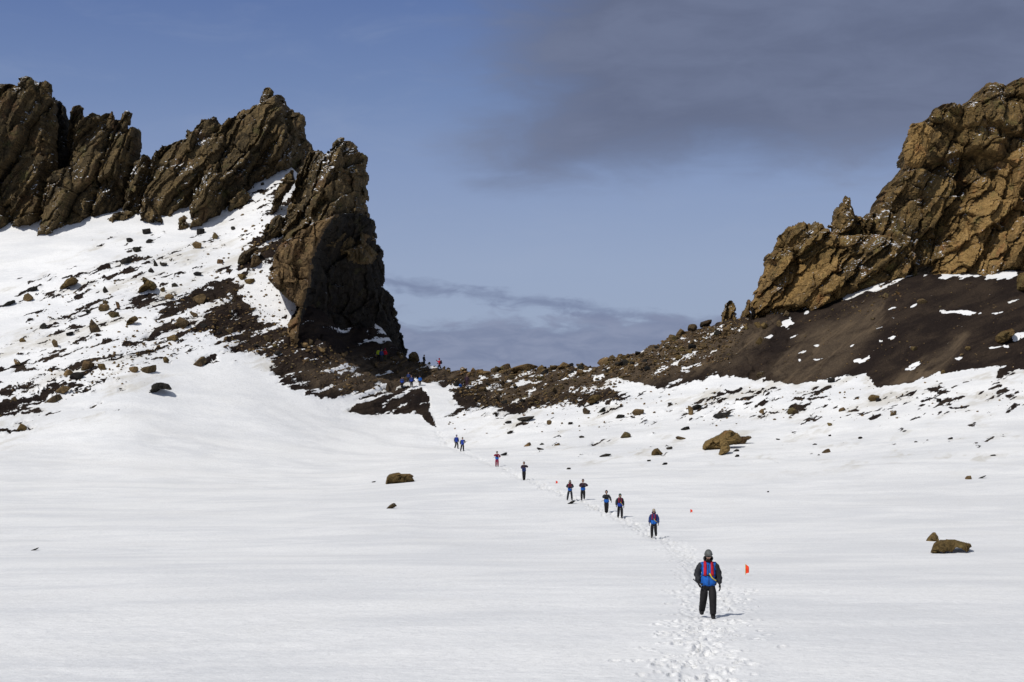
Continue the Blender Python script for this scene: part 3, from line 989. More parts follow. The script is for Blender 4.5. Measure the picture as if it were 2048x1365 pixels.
crag('rock_buttress', [(566, 470), (562, 440), (572, 415), (585, 395), (580, 372), (594, 352), (602, 332), (612, 312), (620, 297), (627, 301), (633, 292), (641, 302), (650, 303), (661, 301),
                       (667, 291), (667, 283), (675, 277), (689, 274), (688, 284), (696, 284), (703, 280), (708, 289), (716, 289), (718, 299), (726, 302), (733, 312), (736, 330), (736, 360),
                       (735, 400), (740, 430), (749, 442), (752, 470), (745, 500), (700, 505), (650, 490), (600, 480)],
     [(530, 281), (600, 278), (660, 274), (750, 280)], M_rock_left, 'broken upper tower of the left buttress, above the black shaded wall', 29, 'rock buttress', front=2.4, back=7, lean=55,
     group=G_L, amps=(1.5, 0.9, 0.35), cells=(5, 2.2, 0.9), elong=1.8, saw=5)


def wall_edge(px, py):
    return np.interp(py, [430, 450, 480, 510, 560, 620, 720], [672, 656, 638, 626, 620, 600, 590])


def wall_d(px, py):
    e = wall_edge(px, py)
    right = np.clip(px - e, 0, None)
    return 266.0 + 4.0 * sstep(right, 0, 16) + right * 0.12 + 0.03 * np.clip(py - 500, 0, 230) * sstep(right, 0, 30) + np.clip(e - px, 0, None) * 0.02


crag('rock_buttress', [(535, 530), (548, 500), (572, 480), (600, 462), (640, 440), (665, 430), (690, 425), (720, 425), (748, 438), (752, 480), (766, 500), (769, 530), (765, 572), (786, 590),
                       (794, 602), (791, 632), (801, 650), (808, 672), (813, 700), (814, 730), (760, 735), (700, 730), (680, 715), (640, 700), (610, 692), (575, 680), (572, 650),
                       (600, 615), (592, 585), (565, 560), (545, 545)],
     [(535, 266), (813, 290)], M_rock_sunlit_left, 'lower wall of the left buttress, sunlit brown on its left and shaded above the pass', 31, 'rock buttress', front=1.5,
     back=8, lean=75, group=G_L, dfun=wall_d, amps=(0.9, 0.6, 0.28), cells=(5, 2.2, 0.9), elong=1.4, tilt=0.0, wround=1.6, rib=0.3, mat2=M_rock_shade,
     matsplit=lambda x, y: (x > wall_edge(x, y) + 4).astype(int))  # colour splits at the edge into a sunlit and a shaded copy

for i_, (ol_, D_, lab_) in enumerate([
        ([(452, 412), (458, 398), (466, 384), (478, 374), (490, 376), (500, 388), (496, 402), (480, 410), (466, 416)], 289, 'squat outcrop in the snow under the right end of the highest peak'),
        ([(500, 352), (504, 336), (510, 322), (520, 314), (530, 318), (534, 332), (526, 350), (512, 360)], 294, 'blunt outcrop at the head of the snow chute'),
        ([(540, 418), (546, 396), (556, 372), (570, 352), (582, 340), (592, 336), (590, 352), (578, 372), (566, 392), (556, 412), (548, 424)], 285, 'slanting blade of rock left of the buttress tower, across the chute'),
        ([(522, 470), (530, 452), (546, 436), (562, 428), (572, 438), (566, 456), (548, 470), (534, 478)], 281, 'low outcrop in the snow at the left foot of the buttress tower'),
        ([(545, 520), (552, 500), (566, 484), (582, 476), (590, 490), (580, 512), (562, 528)], 273, 'tilted brown slab at the upper left corner of the buttress wall'),
        ([(352, 452), (356, 436), (364, 430), (374, 432), (378, 444), (368, 456)], 285, 'small dark outcrop just below the slanting fin with a rounded head'),
        ([(205, 448), (215, 436), (232, 426), (252, 420), (268, 422), (262, 434), (240, 444), (222, 454)], 288, 'low ragged outcrop below the crooked thumb pinnacle'),
        ([(96, 462), (104, 448), (122, 442), (136, 446), (132, 458), (114, 470)], 286, 'low ragged outcrop at the foot of the fin beside the leftmost massif')]):
    crag('rock_outcrop', ol_, [(0, D_), (2048, D_)], M_rock_left, lab_, 300 + 7 * i_, 'rock outcrop', front=1.2, back=1.2, group='small outcrops under the left ridge', lean=55, jag=3,
         cells=(2.4, 1.2, 0.5), amps=(0.6, 0.3, 0.14), wround=1.0, step=1.5, tilt=0.15, rib=0.35, sink=12, push=0.8)

for i_, (ol_, D_, mat_, grp_, lab_) in enumerate([
        ([(517, 216), (521, 192), (529, 176), (541, 176), (549, 184), (546, 200), (554, 216)], 296.0, M_rock_left, G_L, 'dark knob crowning the highest peak of the left ridge'),
        ([(236, 268), (242, 242), (245, 230), (251, 221), (260, 222), (265, 228), (262, 238), (256, 250), (258, 268)], 293.0, M_rock_left, G_L, 'crooked stone thumb sticking up into the sky on the left ridge'),
        ([(208, 256), (213, 238), (221, 226), (226, 219), (230, 238), (228, 260)], 291.5, M_rock_left, G_L, 'thin upturned rock tip just left of the crooked thumb'),
        ([(660, 304), (665, 286), (675, 276), (690, 273), (687, 288), (684, 304)], 285.0, M_rock_left, G_L, 'tilted square block balanced on top of the buttress tower'),
        ([(38, 190), (43, 158), (52, 151), (63, 155), (71, 167), (74, 190)], 291.0, M_rock_left, G_L, 'rounded head standing highest on the leftmost massif'),
        ([(80, 196), (83, 166), (92, 162), (105, 170), (104, 196)], 291.0, M_rock_left, G_L, 'smaller squarish head at the right end of the leftmost massif top'),
        ([(1858, 246), (1862, 222), (1872, 214), (1884, 222), (1890, 246)], 290.0, M_rock_right, G_R, 'pointed nub on the stepped skyline of the right cliff'),
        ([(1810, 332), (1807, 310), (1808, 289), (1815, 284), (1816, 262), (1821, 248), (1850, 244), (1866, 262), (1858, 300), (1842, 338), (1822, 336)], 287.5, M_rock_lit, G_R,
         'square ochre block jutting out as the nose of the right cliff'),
        ([(1688, 440), (1684, 400), (1690, 390), (1697, 396), (1701, 392), (1703, 412), (1712, 440)], 292.5, M_rock_right, G_R, 'forked stone tip on top of the snow dusted pinnacle')]):
    crag('rock_pinnacle', ol_, [(0, D_), (2048, D_)], mat_, lab_, 500 + 7 * i_, 'rock pinnacle', front=1.6 if i_ == 7 else 0.9, back=1.0, group=grp_, lean=60, jag=1.2, cells=(2.2, 1.0, 0.5),
         amps=(0.5, 0.25, 0.12), wround=0.9, step=1.0, tilt=0.05, rib=0.25, sink=0, push=0)

crag('rock_pinnacle', [(1640, 540), (1646, 500), (1655, 462), (1657, 446), (1663, 428), (1672, 415), (1680, 405), (1683, 394), (1690, 393), (1695, 397), (1698, 394), (1700, 410), (1708, 420),
                       (1710, 432), (1722, 432), (1742, 442), (1755, 500), (1740, 560), (1680, 560)],
     [(1640, 292), (1750, 292)], M_rock_right, 'snow dusted pinnacle with a forked tip halfway up the right ridge', 37, 'rock pinnacle', front=3, back=3, group=G_R, lean=60, jag=4,
     cells=(4, 1.8, 0.8), elong=1.5, tilt=0.1)
crag('rock_crag', [(2600, 60), (2250, 110), (2110, 140), (2048, 159), (2040, 163), (2028, 166), (2010, 167), (2003, 177), (1995, 169), (1980, 164), (1968, 171), (1955, 180), (1944, 195), (1930, 203),
                   (1915, 215), (1905, 222), (1882, 222), (1872, 215), (1863, 221), (1864, 233), (1850, 242), (1832, 246), (1822, 250), (1817, 262), (1815, 284), (1809, 288), (1808, 310),
                   (1811, 331), (1803, 339), (1790, 350), (1775, 362), (1770, 379), (1757, 386), (1748, 400), (1740, 425), (1728, 434), (1715, 445), (1700, 480), (1710, 540), (1760, 550),
                   (1835, 522), (1880, 512), (1960, 535), (2048, 530), (2600, 570)],
     [(1700, 295), (1830, 295.5), (2048, 295), (2600, 288)], M_rock_right, 'massive ochre cliff with a square overhanging nose at the right edge of the photo', 41, 'rock cliff', front=3.5, back=10,
     lean=63, group=G_R, amps=(2.3, 1.3, 0.50), cells=(8, 3.0, 1.1), elong=1.5, tilt=0.17, jag=7, rib=0.45, saw=2.5, wround=2.2,
     hfun=lambda x, y: 2.6 * (1 - sstep(y + 8 * np.sin(x / 23.0), 326, 338)) * sstep(x, 1995, 1960) + 1.6 * (1 - sstep(y - (x - 1850) * 0.10 + 6 * np.sin(x / 17.0), 262, 272)))
crag('rock_crag', [(1496, 655), (1499, 612), (1506, 590), (1520, 555), (1528, 535), (1527, 515), (1545, 495), (1557, 478), (1555, 467), (1575, 455), (1598, 443), (1613, 439), (1615, 448), (1630, 441),
                   (1645, 445), (1657, 457), (1680, 470), (1720, 468), (1780, 470), (1815, 490), (1836, 515), (1834, 528), (1795, 545), (1750, 560), (1700, 572), (1680, 596), (1640, 612), (1600, 618),
                   (1560, 640), (1520, 652)],
     [(1496, 293), (1600, 291), (1842, 285)], M_rock_right, 'long ochre crag sloping down to the saddle at the foot of the right ridge', 43, front=3.0, back=8, lean=50, group=G_R,
     cells=(5, 2.0, 0.9), amps=(1.6, 0.85, 0.32), elong=2.0, tilt=0.12, mat2=M_rock_lit, matsplit=lambda x, y: ((y > 520 + (1640 - x) * 0.0) & (x < 1672)).astype(int))  # lower left part takes the sunlit copy of the rock colour
crag('rock_crag', [(1862, 540), (1868, 500), (1880, 470), (1893, 440), (1905, 418), (1930, 395), (1945, 365), (1962, 350), (1985, 335), (2000, 310), (2048, 292), (2200, 270), (2600, 250), (2600, 560),
                   (2048, 545), (2012, 528), (1990, 530), (1975, 545), (1950, 556), (1925, 560), (1890, 545)],
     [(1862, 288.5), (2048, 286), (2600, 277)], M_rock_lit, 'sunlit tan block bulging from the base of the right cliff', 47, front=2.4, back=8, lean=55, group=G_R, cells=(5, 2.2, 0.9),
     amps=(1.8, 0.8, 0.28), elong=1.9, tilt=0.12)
crag('rock_pinnacle', [(1438, 665), (1442, 628), (1449, 610), (1457, 601), (1464, 599), (1471, 610), (1476, 635), (1480, 665)],
     [(1438, 289), (1480, 289)], M_rock_right, 'small pointed rock standing alone on the skyline right of the saddle', 53, 'rock pinnacle', front=1.2, back=1.2, group=G_R, lean=70, jag=2,
     cells=(2, 1, 0.5), amps=(0.4, 0.25, 0.12), wround=1.2, step=1.5)
crag('rock_pinnacle', [(1472, 660), (1480, 630), (1488, 615), (1494, 597), (1500, 600), (1502, 660)],
     [(1472, 291), (1502, 291)], M_rock_right, 'small leaning spike leaning on the lower end of the right crag', 59, 'rock pinnacle', front=1.0, back=1.2, group=G_R, lean=70, jag=2,
     cells=(2, 1, 0.5), amps=(0.4, 0.25, 0.12), wround=1.0, step=1.5)

# ------------------------------------------------------------------ boulders traced from their outlines
def boulder(outline, label, mat, seed, group=None, cat='boulder', depth=1.2, name='boulder', off=0.0, step=1.0, jag=0.8):
    bx = sum(q[0] for q in outline) / len(outline)
    by = max(q[1] for q in outline)
    g = ray_ground(bx, by - 1.5)
    D = g.y + depth * 0.3 + off
    k = D / 280.0
    ol = [(x, y + (3 if y > by - 4 else 0)) for x, y in outline]
    return crag(name, ol, [(0, D), (2048, D)], mat, label, seed, cat, front=depth, back=depth, step=step, cells=(2.0 * k, 0.9 * k, 0.4 * k), amps=(0.30 * k, 0.14 * k, 0.05 * k), jag=jag,
                elong=1.3, wround=0.8 * k * 1.2, group=group, tilt=0.1, lean=35, fine=0.02, rib=0.0, sink=0)


GB = 'big boulders on the snow'
boulder([(770, 967), (775, 949), (784, 947), (797, 945), (803, 948), (820, 947), (829, 952), (826, 956), (830, 962), (824, 966)],
        'wide flat topped brown boulder alone on the flat snow left of the line of walkers', M_boulder_ochre, 101, GB, depth=1.0, jag=0.5)
boulder([(767, 1019), (780, 1010), (787, 1006), (791, 1007), (795, 1013), (785, 1016)],
        'small wedge shaped brown rock in the snow in front of the wide flat topped boulder', M_boulder, 103, GB, depth=0.4, jag=0.3, step=0.8)
boulder([(1404, 899), (1404, 892), (1409, 882), (1425, 875), (1438, 868), (1448, 861), (1460, 860), (1468, 864), (1478, 866), (1482, 873), (1482, 882), (1468, 890), (1440, 896)],
        'biggest ochre boulder on the snow below the right slope, humped like a whale', M_boulder_tan, 107, GB, depth=1.6, jag=0.8)
boulder([(1435, 910), (1440, 896), (1447, 884), (1456, 882), (1461, 895), (1461, 903), (1446, 908)],
        'upright ochre block leaning on the front of the biggest boulder', M_boulder_tan, 109, GB, depth=0.8, off=-0.3, jag=0.4)
boulder([(1460, 890), (1463, 878), (1475, 873), (1490, 872), (1502, 871), (1505, 876), (1496, 881), (1490, 888)],
        'low snow speckled rock at the right end of the biggest boulder', M_boulder_snowy, 111, GB, depth=0.8, jag=1.0)
boulder([(1848, 1084), (1856, 1074), (1865, 1065), (1872, 1065), (1878, 1074), (1879, 1081), (1876, 1079), (1862, 1082)],
        'triangular ochre rock behind the long sunken boulder on the right snow', M_boulder_ochre, 113, GB, depth=0.5, jag=0.3, step=0.8)
boulder([(1860, 1104), (1868, 1086), (1876, 1080), (1885, 1079), (1908, 1078), (1925, 1083), (1942, 1087), (1945, 1095), (1938, 1097), (1926, 1095), (1916, 1091), (1909, 1090), (1904, 1093),
         (1892, 1096), (1884, 1099), (1879, 1105), (1868, 1107)],
        'long arched ochre boulder sunk in the right snow, a drift under its arm', M_boulder_ochre, 117, GB, depth=0.6, jag=0.3, step=0.8)
boulder([(276, 588), (278, 575), (286, 568), (284, 552), (294, 556), (300, 560), (312, 566), (315, 574), (308, 582), (296, 580), (285, 588)],
        'pyramid shaped brown boulder on the middle of the left snow slope', M_boulder_ochre, 119, GB, depth=1.4, jag=0.8)
boulder([(117, 578), (122, 571), (132, 559), (142, 554), (152, 555), (158, 562), (154, 569), (136, 574), (127, 578)],
        'tilted oval brown boulder on the left snow slope', M_boulder_ochre, 121, GB, depth=1.2, jag=0.6)
boulder([(285, 789), (288, 782), (300, 783), (304, 776), (304, 770), (312, 764), (325, 765), (338, 768), (343, 776), (352, 778), (340, 781), (322, 779), (312, 786), (300, 790)],
        'black boulder on smooth snow at the foot of the left slope', M_boulder_dark, 123, GB, depth=1.0, jag=0.7)
boulder([(250, 654), (253, 643), (262, 634), (270, 631), (276, 634), (277, 641), (268, 647)],
        'rounded ochre boulder above the dark streaks of the left slope', M_boulder_ochre, 125, GB, depth=0.9, jag=0.4)
boulder([(1991, 685), (1990, 674), (1996, 666), (2008, 661), (2024, 656), (2030, 662), (2027, 672), (2018, 682), (2005, 686)],
        'blocky ochre boulder sitting on the dark ash slope near the right edge', M_boulder_ochre, 127, GB, depth=1.4, jag=0.8)
boulder([(2034, 580), (2033, 560), (2036, 548), (2050, 544), (2075, 548), (2080, 582)],
        'tall ochre block cut by the right edge of the photo', M_boulder_ochre, 129, GB, depth=1.4, jag=0.8)
boulder([(1302, 912), (1303, 904), (1308, 898), (1316, 896), (1322, 902), (1328, 908), (1318, 910)],
        'small upright brown boulder left of the biggest boulder', M_boulder_ochre, 131, GB, depth=0.6, jag=0.4, step=0.8)
boulder([(1176, 809), (1175, 797), (1182, 791), (1195, 789), (1203, 790), (1198, 800), (1188, 806)],
        'ochre boulder with an orange face at the lower edge of the saddle scree', M_boulder_ochre, 133, GB, depth=0.9, jag=0.5)
boulder([(474, 528), (478, 512), (488, 502), (500, 497), (515, 493), (519, 499), (508, 505), (500, 520), (490, 527)],
        'dark brown boulder at the top of the brown shoulder of the left slope', M_boulder, 135, GB, depth=1.1, jag=0.8)
boulder([(500, 534), (503, 515), (512, 508), (520, 515), (523, 525), (515, 535)],
        'squat brown boulder just right of the one crowning the left shoulder', M_boulder, 137, GB, depth=0.9, jag=0.7)
boulder([(815, 722), (817, 710), (823, 704), (832, 703), (838, 710), (840, 722)],
        'round snow capped boulder on the saddle just right of the foot of the left buttress', M_boulder_snowy, 139, GB, depth=0.9, jag=0.6)

# ------------------------------------------------------------------ free rocks
def hull_rock(seed, sub=2):
    rng = np.random.default_rng(seed)
    n = rng.normal(size=(13, 3))
    n /= np.linalg.norm(n, axis=1)[:, None]
    d = rng.uniform(0.45, 0.95, 13)
    import bmesh
    bm = bmesh.new()
    bmesh.ops.create_icosphere(bm, subdivisions=sub, radius=1.0)
    for v in bm.verts:
        u = np.array(v.co.normalized())
        dot = n @ u
        r = 1.25
        m = dot > 0.05
        if m.any():
            r = min(r, (d[m] / dot[m]).min())
        r *= 1 + 0.025 * rng.normal()
        v.co = Vector(u * r)
    V = np.array([v.co[:] for v in bm.verts])
    Q = np.array([[v.index for v in f.verts] for f in bm.faces])
    bm.free()
    V = V / np.abs(V).max(0)
    return V, Q


ROCKS = [hull_rock(900 + i, 3) for i in range(14)]
ROCKS_LO = [hull_rock(900 + i, 1) for i in range(14)]
rock_meshes = {}


def rock_mesh(i, mat, key):
    if (i, key) not in rock_meshes:
        V, Q = ROCKS[i]
        rock_meshes[(i, key)] = mesh_from('rock', V * 0.5, Q, mat, False)
    return rock_meshes[(i, key)]


MATS = {'b': M_boulder, 'o': M_boulder_ochre, 'd': M_boulder_dark, 's': M_boulder_snowy}
TONE = {'b': 'brown', 'o': 'ochre', 'd': 'blackish', 's': 'snow dusted brown'}
n_ind = [0]


def rock(px, py, wpx, hpx, tone, label, group, lean=None):
    """py is where the rock meets the ground, sizes are in picture pixels"""
    g = ray_ground(px, py)
    mpp = g.y / F
    k = n_ind[0]
    n_ind[0] += 1
    o = link('rock', rock_mesh(k % 14, MATS[tone], tone), label=label, cat='rock', group=group)
    wd, ht = wpx * mpp, hpx * mpp
    o.scale = (wd * 1.05, wd * random.uniform(0.7, 0.95), ht * 1.35)
    o.rotation_euler = (random.uniform(-0.2, 0.2), R(random.uniform(-30, -6)) if lean is None else R(lean), random.uniform(-0.35, 0.35))
    o.location = (g.x, g.y, g.z + ht * 0.22)
    return o


G1 = 'rocks strewn over the left snow slope'
G2 = 'rocks lying on the snow right of the trail'
G3 = 'rocks on the dark ash slope'
G4 = 'boulders along the skyline of the saddle'
HAND = [
    (58, 601, 24, 17, 'b', 'brown rock below the tilted oval boulder at the far left', G1),
    (68, 582, 20, 9, 'd', 'dark slanting rock left of the tilted oval boulder', G1),
    (16, 611, 34, 6, 'd', 'long thin dark rock at the left edge below the snow bank', G1),
    (190, 664, 20, 30, 'b', 'tall reddish rock standing right of the dark streaks at the middle left', G1),
    (207, 622, 24, 16, 'b', 'reddish rock carrying a smaller one, below and left of the pyramid boulder', G1),
    (211, 608, 12, 8, 'b', 'small reddish rock lying on top of a larger reddish one', G1),
    (229, 634, 20, 15, 'b', 'reddish brown rock directly below a small upright stone', G1),
    (235, 616, 9, 16, 'b', 'small upright reddish stone between two reddish rocks', G1),
    (128, 786, 30, 14, 'b', 'flat topped brown rock at the upper end of the black ash patch at lower left', G1),
    (106, 803, 32, 13, 'b', 'brown rock with white spots beside the black ash patch at lower left', G1),
    (30, 803, 15, 13, 'b', 'cube like brown rock above the black ash patch at lower left', G1),
    (42, 860, 24, 14, 'o', 'yellowish crumbling rock beside a round black patch at lower left', G1),
    (35, 729, 16, 14, 'b', 'small peaked reddish rock at the far left above the long dark streaks', G1),
    (86, 657, 15, 11, 'd', 'dark round rock above the middle of the far left slope', G1),
    (46, 684, 14, 9, 'o', 'small yellowish rock at the far left', G1),
    (111, 694, 12, 18, 'b', 'curved brown rock with snow banked on its right', G1),
    (175, 738, 30, 20, 'b', 'brown rocky lump in the middle of the long dark streaks on the left', G1),
    (137, 750, 20, 14, 'b', 'brown rock just below the long dark streaks on the left', G1),
    (152, 758, 30, 16, 'd', 'dark wide rock at the lower end of the long dark streaks', G1),
    (205, 740, 14, 18, 'o', 'olive leaning rock at the right end of the long dark streaks', G1),
    (298, 744, 34, 16, 'b', 'long slanting brown rock above the black boulder on the left', G1),
    (266, 744, 22, 13, 'b', 'brown rock left of the long slanting one above the black boulder', G1),
    (333, 726, 12, 15, 'o', 'small ochre rock sitting above the black boulder on the left', G1),
    (398, 730, 28, 16, 'b', 'brown rocks patch lump beside a black shadow patch', G1),
    (347, 680, 28, 13, 'o', 'ochre slab among the dark streaks of the left slope', G1),
    (362, 652, 32, 20, 'b', 'large greyish rock at the lower edge of the brown shoulder', G1),
    (388, 633, 14, 16, 'b', 'small boulder perched above the large greyish rock on the shoulder', G1),
    (398, 604, 28, 17, 'b', 'brown block at the left tip of the dark shoulder', G1),
    (340, 598, 22, 12, 'b', 'brown rock at the upper end of the thick dark streak right of the pyramid boulder', G1),
    (395, 496, 20, 15, 'b', 'brown rock high on the left slope, below the slanting fins', G1),
    (401, 468, 20, 14, 'd', 'dark slanting rock high on the left slope, just under the cliffs', G1),
    (431, 476, 13, 12, 'b', 'small brown rock right of the dark slanting one high on the slope', G1),
    (466, 460, 9, 9, 'd', 'small dark stone under the highest peak', G1),
    (294, 468, 17, 14, 'd', 'dark greenish rock high on the left slope below the cliff foot', G1),
    (274, 503, 16, 13, 'd', 'dark greenish rock at the lower end of the high rock cluster', G1),
    (258, 484, 16, 10, 'd', 'dark rock at the left of the high rock cluster', G1),
    (300, 486, 14, 9, 'd', 'dark rock at the right of the high rock cluster', G1),
    (250, 526, 26, 11, 'd', 'flat dark rocks lump below the high rock cluster', G1),
    (303, 545, 13, 12, 'd', 'dark green rock just above the pyramid boulder', G1),
    (310, 532, 9, 16, 'd', 'narrow dark rock above the pyramid boulder', G1),
    (327, 531, 16, 9, 'd', 'dark flat rock above and right of the pyramid boulder', G1),
    (325, 583, 11, 9, 'o', 'tiny pyramid shaped rock right of the pyramid boulder', G1),
    (350, 573, 14, 8, 'd', 'olive rock right of the tiny pyramid shaped rock', G1),
    (396, 551, 18, 9, 'd', 'dark flat rock left of the dark shoulder tip', G1),
    (440, 527, 15, 11, 'b', 'reddish rock up the slope from the dark shoulder tip', G1),
    (211, 585, 10, 14, 'd', 'narrow dark rock left of the pyramid boulder', G1),
    (176, 626, 12, 7, 'd', 'small dark stone left of the group of reddish rocks', G1),
    (140, 671, 16, 8, 'd', 'small dark rock below the middle of the left slope', G1),
    (485, 558, 16, 14, 'o', 'ochre rock on the left rim of the snow hollow', G1),
    (497, 566, 26, 10, 'o', 'flat yellowish rock on the rim of the snow hollow by the buttress', G1),
    (492, 402, 26, 14, 'b', 'brown block in the snow chute right of the highest peak', G1),
    (520, 360, 24, 22, 'b', 'squat block at the head of the snow chute under the highest peak', G1),
    (526, 370, 9, 7, 'd', 'small dark stone in the middle of the snow chute', G1),
    (1250, 875, 24, 13, 'b', 'brown wedge rock on the snow above the third and fourth walkers', G2),
    (1361, 879, 20, 8, 'b', 'flat reddish rock just left of the biggest boulder', G2),
    (1338, 899, 14, 6, 'd', 'flat dark rock between the small upright boulder and the biggest boulder', G2),
    (1174, 828, 15, 16, 'b', 'leaning brown rock just under the ochre boulder with an orange face', G2),
    (1276, 829, 26, 13, 'b', 'twin brown rock lump below the snow gap of the saddle', G2),
    (1240, 836, 20, 8, 'd', 'flat dark rock below the ochre boulder with an orange face', G2),
    (1205, 824, 15, 8, 'd', 'dark rock right of the leaning brown rock', G2),
    (1098, 849, 13, 10, 'b', 'triangular brown rock on the snow below the saddle scree', G2),
    (1141, 849, 10, 6, 'd', 'small dark rock right of the triangular brown rock', G2),
    (1053, 841, 34, 10, 'd', 'broad black rock on the snow below the saddle scree', G2),
    (1014, 847, 18, 5, 'd', 'thin dark rock left of the broad black rock', G2),
    (1021, 867, 14, 6, 'd', 'olive flat rock on the snow above the lone walker in red trousers', G2),
    (1054, 893, 17, 7, 'b', 'brown flat rock above the walker standing by himself in blue and black', G2),
    (1113, 891, 22, 7, 'b', 'brown pointed flat rock right of a smaller dark one', G2),
    (1083, 890, 11, 4, 'd', 'small dark stone between two brown flat rocks', G2),
    (1080, 900, 15, 6, 'd', 'curved dark rock just below the pair of brown flat rocks', G2),
    (1007, 911, 16, 5, 'd', 'dark thin rock beside the head of the walker in red trousers', G2),
    (1211, 913, 28, 6, 'd', 'long dark rock on open snow above the pair of walkers', G2),
    (1164, 876, 12, 5, 'd', 'thin dark sliver of rock on open snow', G2),
    (1137, 939, 10, 4, 'd', 'tiny dark rock above the left one of the two walking side by side', G2),
    (1141, 1008, 26, 4, 'd', 'low dark rock edge in the snow in front of the two walking side by side', G2),
    (1329, 930, 14, 5, 'd', 'dark thin rock below the small upright brown boulder', G2),
    (1298, 923, 8, 4, 'd', 'tiny stone below and left of the small upright brown boulder', G2),
    (1340, 808, 8, 4, 'd', 'tiny stone under the right end of the saddle scree', G2),
    (1381, 830, 13, 22, 'b', 'leaning tall brown rock above the reddish flat rock', G2),
    (1395, 818, 20, 10, 'd', 'dark rock at the upper right of the leaning tall brown rock', G2),
    (1369, 860, 18, 7, 'd', 'dark broken rock below the leaning tall brown rock', G2),
    (1472, 903, 20, 5, 'd', 'thin dark rock below the right end of the biggest boulder', G2),
    (1473, 914, 13, 5, 'd', 'small black oval rock below the biggest boulder', G2),
    (1444, 834, 40, 12, 'd', 'cluster like dark rock above the biggest boulder', G2),
    (1523, 826, 11, 8, 'b', 'small brown rock above and right of the biggest boulder', G2),
    (1587, 828, 24, 15, 'b', 'brown rock at the lower end of the black streaks on the right', G2),
    (1748, 802, 25, 15, 'o', 'ochre rock with a dark companion on the snow below the ash slope', G2),
    (1757, 803, 13, 8, 'd', 'dark rock touching the ochre rock below the ash slope', G2),
    (1684, 822, 16, 8, 'b', 'brown rock with a snow cap right of the black streaks', G2),
    (1786, 831, 20, 9, 'b', 'reddish dark rock in a snow hollow on the right', G2),
    (1878, 804, 11, 9, 'd', 'round dark rock on the snow under the ash slope at the right', G2),
    (1660, 852, 9, 9, 'b', 'small brown rock on open snow right of the biggest boulder', G2),
    (1659, 873, 7, 4, 'd', 'tiny dark stone on open snow right of the biggest boulder', G2),
    (1721, 878, 9, 5, 'd', 'small dark stone on open snow farther right', G2),
    (1651, 906, 17, 8, 'b', 'brown rock with a tiny stone at its left on the right snow', G2),
    (1638, 911, 6, 3, 'd', 'tiny stone at the left of a brown rock on the right snow', G2),
    (1629, 890, 11, 3, 'd', 'thin dark stone on the snow, right of the biggest boulder', G2),
    (1556, 880, 8, 4, 'd', 'tiny dark stone a little right of the biggest boulder', G2),
    (1900, 879, 12, 4, 'd', 'thin dark stone on the right snow field', G2),
    (1832, 885, 8, 3, 'd', 'tiny thin stone on the right snow field', G2),
    (1938, 959, 14, 9, 'b', 'brown rock with a long thin streak to its right on the right snow', G2),
    (1962, 957, 24, 2.5, 'd', 'long thin dark rock rib right of a brown rock', G2),
    (1986, 912, 13, 3, 'd', 'thin dark stone near the right edge of the snow', G2),
    (1536, 985, 5, 3, 'd', 'lone tiny dark stone on the smooth snow above the small far flag', G2),
    (68, 1101, 20, 3, 'd', 'lone flat dark stone on the smooth snow at the far left', G2),
    (748, 965, 8, 3, 'd', 'tiny dark stone left of the wide flat topped boulder', G2),
    (1515, 655, 13, 14, 'o', 'yellow ochre rock, left one of a touching pair below the lower right crag', G3),
    (1530, 657, 14, 13, 'o', 'yellow ochre rock, right one of a touching pair below the lower right crag', G3),
    (1518, 687, 18, 13, 'o', 'yellow ochre rock below the touching pair', G3),
    (1560, 652, 14, 16, 'b', 'brown rock beside a snow patch below the lower right crag', G3),
    (1572, 632, 16, 12, 'b', 'brown rock up against the foot of the lower right crag', G3),
    (1796, 589, 9, 9, 'o', 'small round yellow rock on the ash right of the white wedge of snow', G3),
    (1770, 596, 14, 10, 'b', 'brown rock in the dark ash below the white wedge of snow', G3),
    (1845, 606, 24, 10, 'b', 'orange brown rock with snow behind it on the ash slope', G3),
    (1936, 700, 12, 9, 'o', 'yellowish rock low on the ash slope near the right edge', G3),
    (1924, 711, 10, 4, 'b', 'small flat brown rock left below a yellowish one on the ash', G3),
    (1886, 747, 11, 8, 'o', 'small ochre rock at the bottom rim of the ash slope', G3),
    (1520, 753, 20, 10, 'b', 'brown rock at the bottom rim of the ash, left part', G3),
    (1663, 765, 15, 12, 'd', 'dark rock at the bottom rim of the ash, middle part', G3),
    (1828, 700, 14, 10, 'b', 'brownish rock in the middle of the ash slope', G3),
    (1745, 640, 12, 6, 'b', 'small brown rock at the top of the gravel run', G3),
    (1050, 727, 52, 13, 'b', 'wide flat boulder on the skyline in the middle of the saddle', G4),
    (1008, 728, 24, 13, 'b', 'block on the skyline left of the wide flat boulder', G4),
    (1084, 731, 20, 12, 'o', 'ochre block on the skyline right of the wide flat boulder', G4),
    (1125, 728, 30, 12, 'b', 'low boulder on the skyline right of the saddle middle', G4),
    (1160, 728, 16, 10, 's', 'round boulder on the skyline with a white front', G4),
    (1206, 722, 28, 14, 'b', 'sloping boulder at the left end of the right skyline pile', G4),
    (1227, 716, 18, 15, 'b', 'highest round boulder of the small skyline pile', G4),
    (1245, 721, 26, 14, 'o', 'ochre boulder at the right end of the small skyline pile', G4),
    (1345, 682, 24, 16, 'b', 'boulder on the rising skyline where the right slope steepens', G4),
    (1362, 672, 22, 16, 'b', 'boulder on the rising skyline above the one where the slope steepens', G4),
    (1384, 655, 22, 16, 'b', 'rounded boulder high on the rising skyline left of the pointed rock', G4),
    (1412, 650, 26, 12, 'b', 'flat boulder high on the rising skyline next to the pointed rock', G4),
    (800, 712, 14, 11, 's', 'snow patched boulder touching the foot of the left buttress', G4),
    (786, 722, 12, 7, 'b', 'small boulder in front of the foot of the left buttress', G4),
]
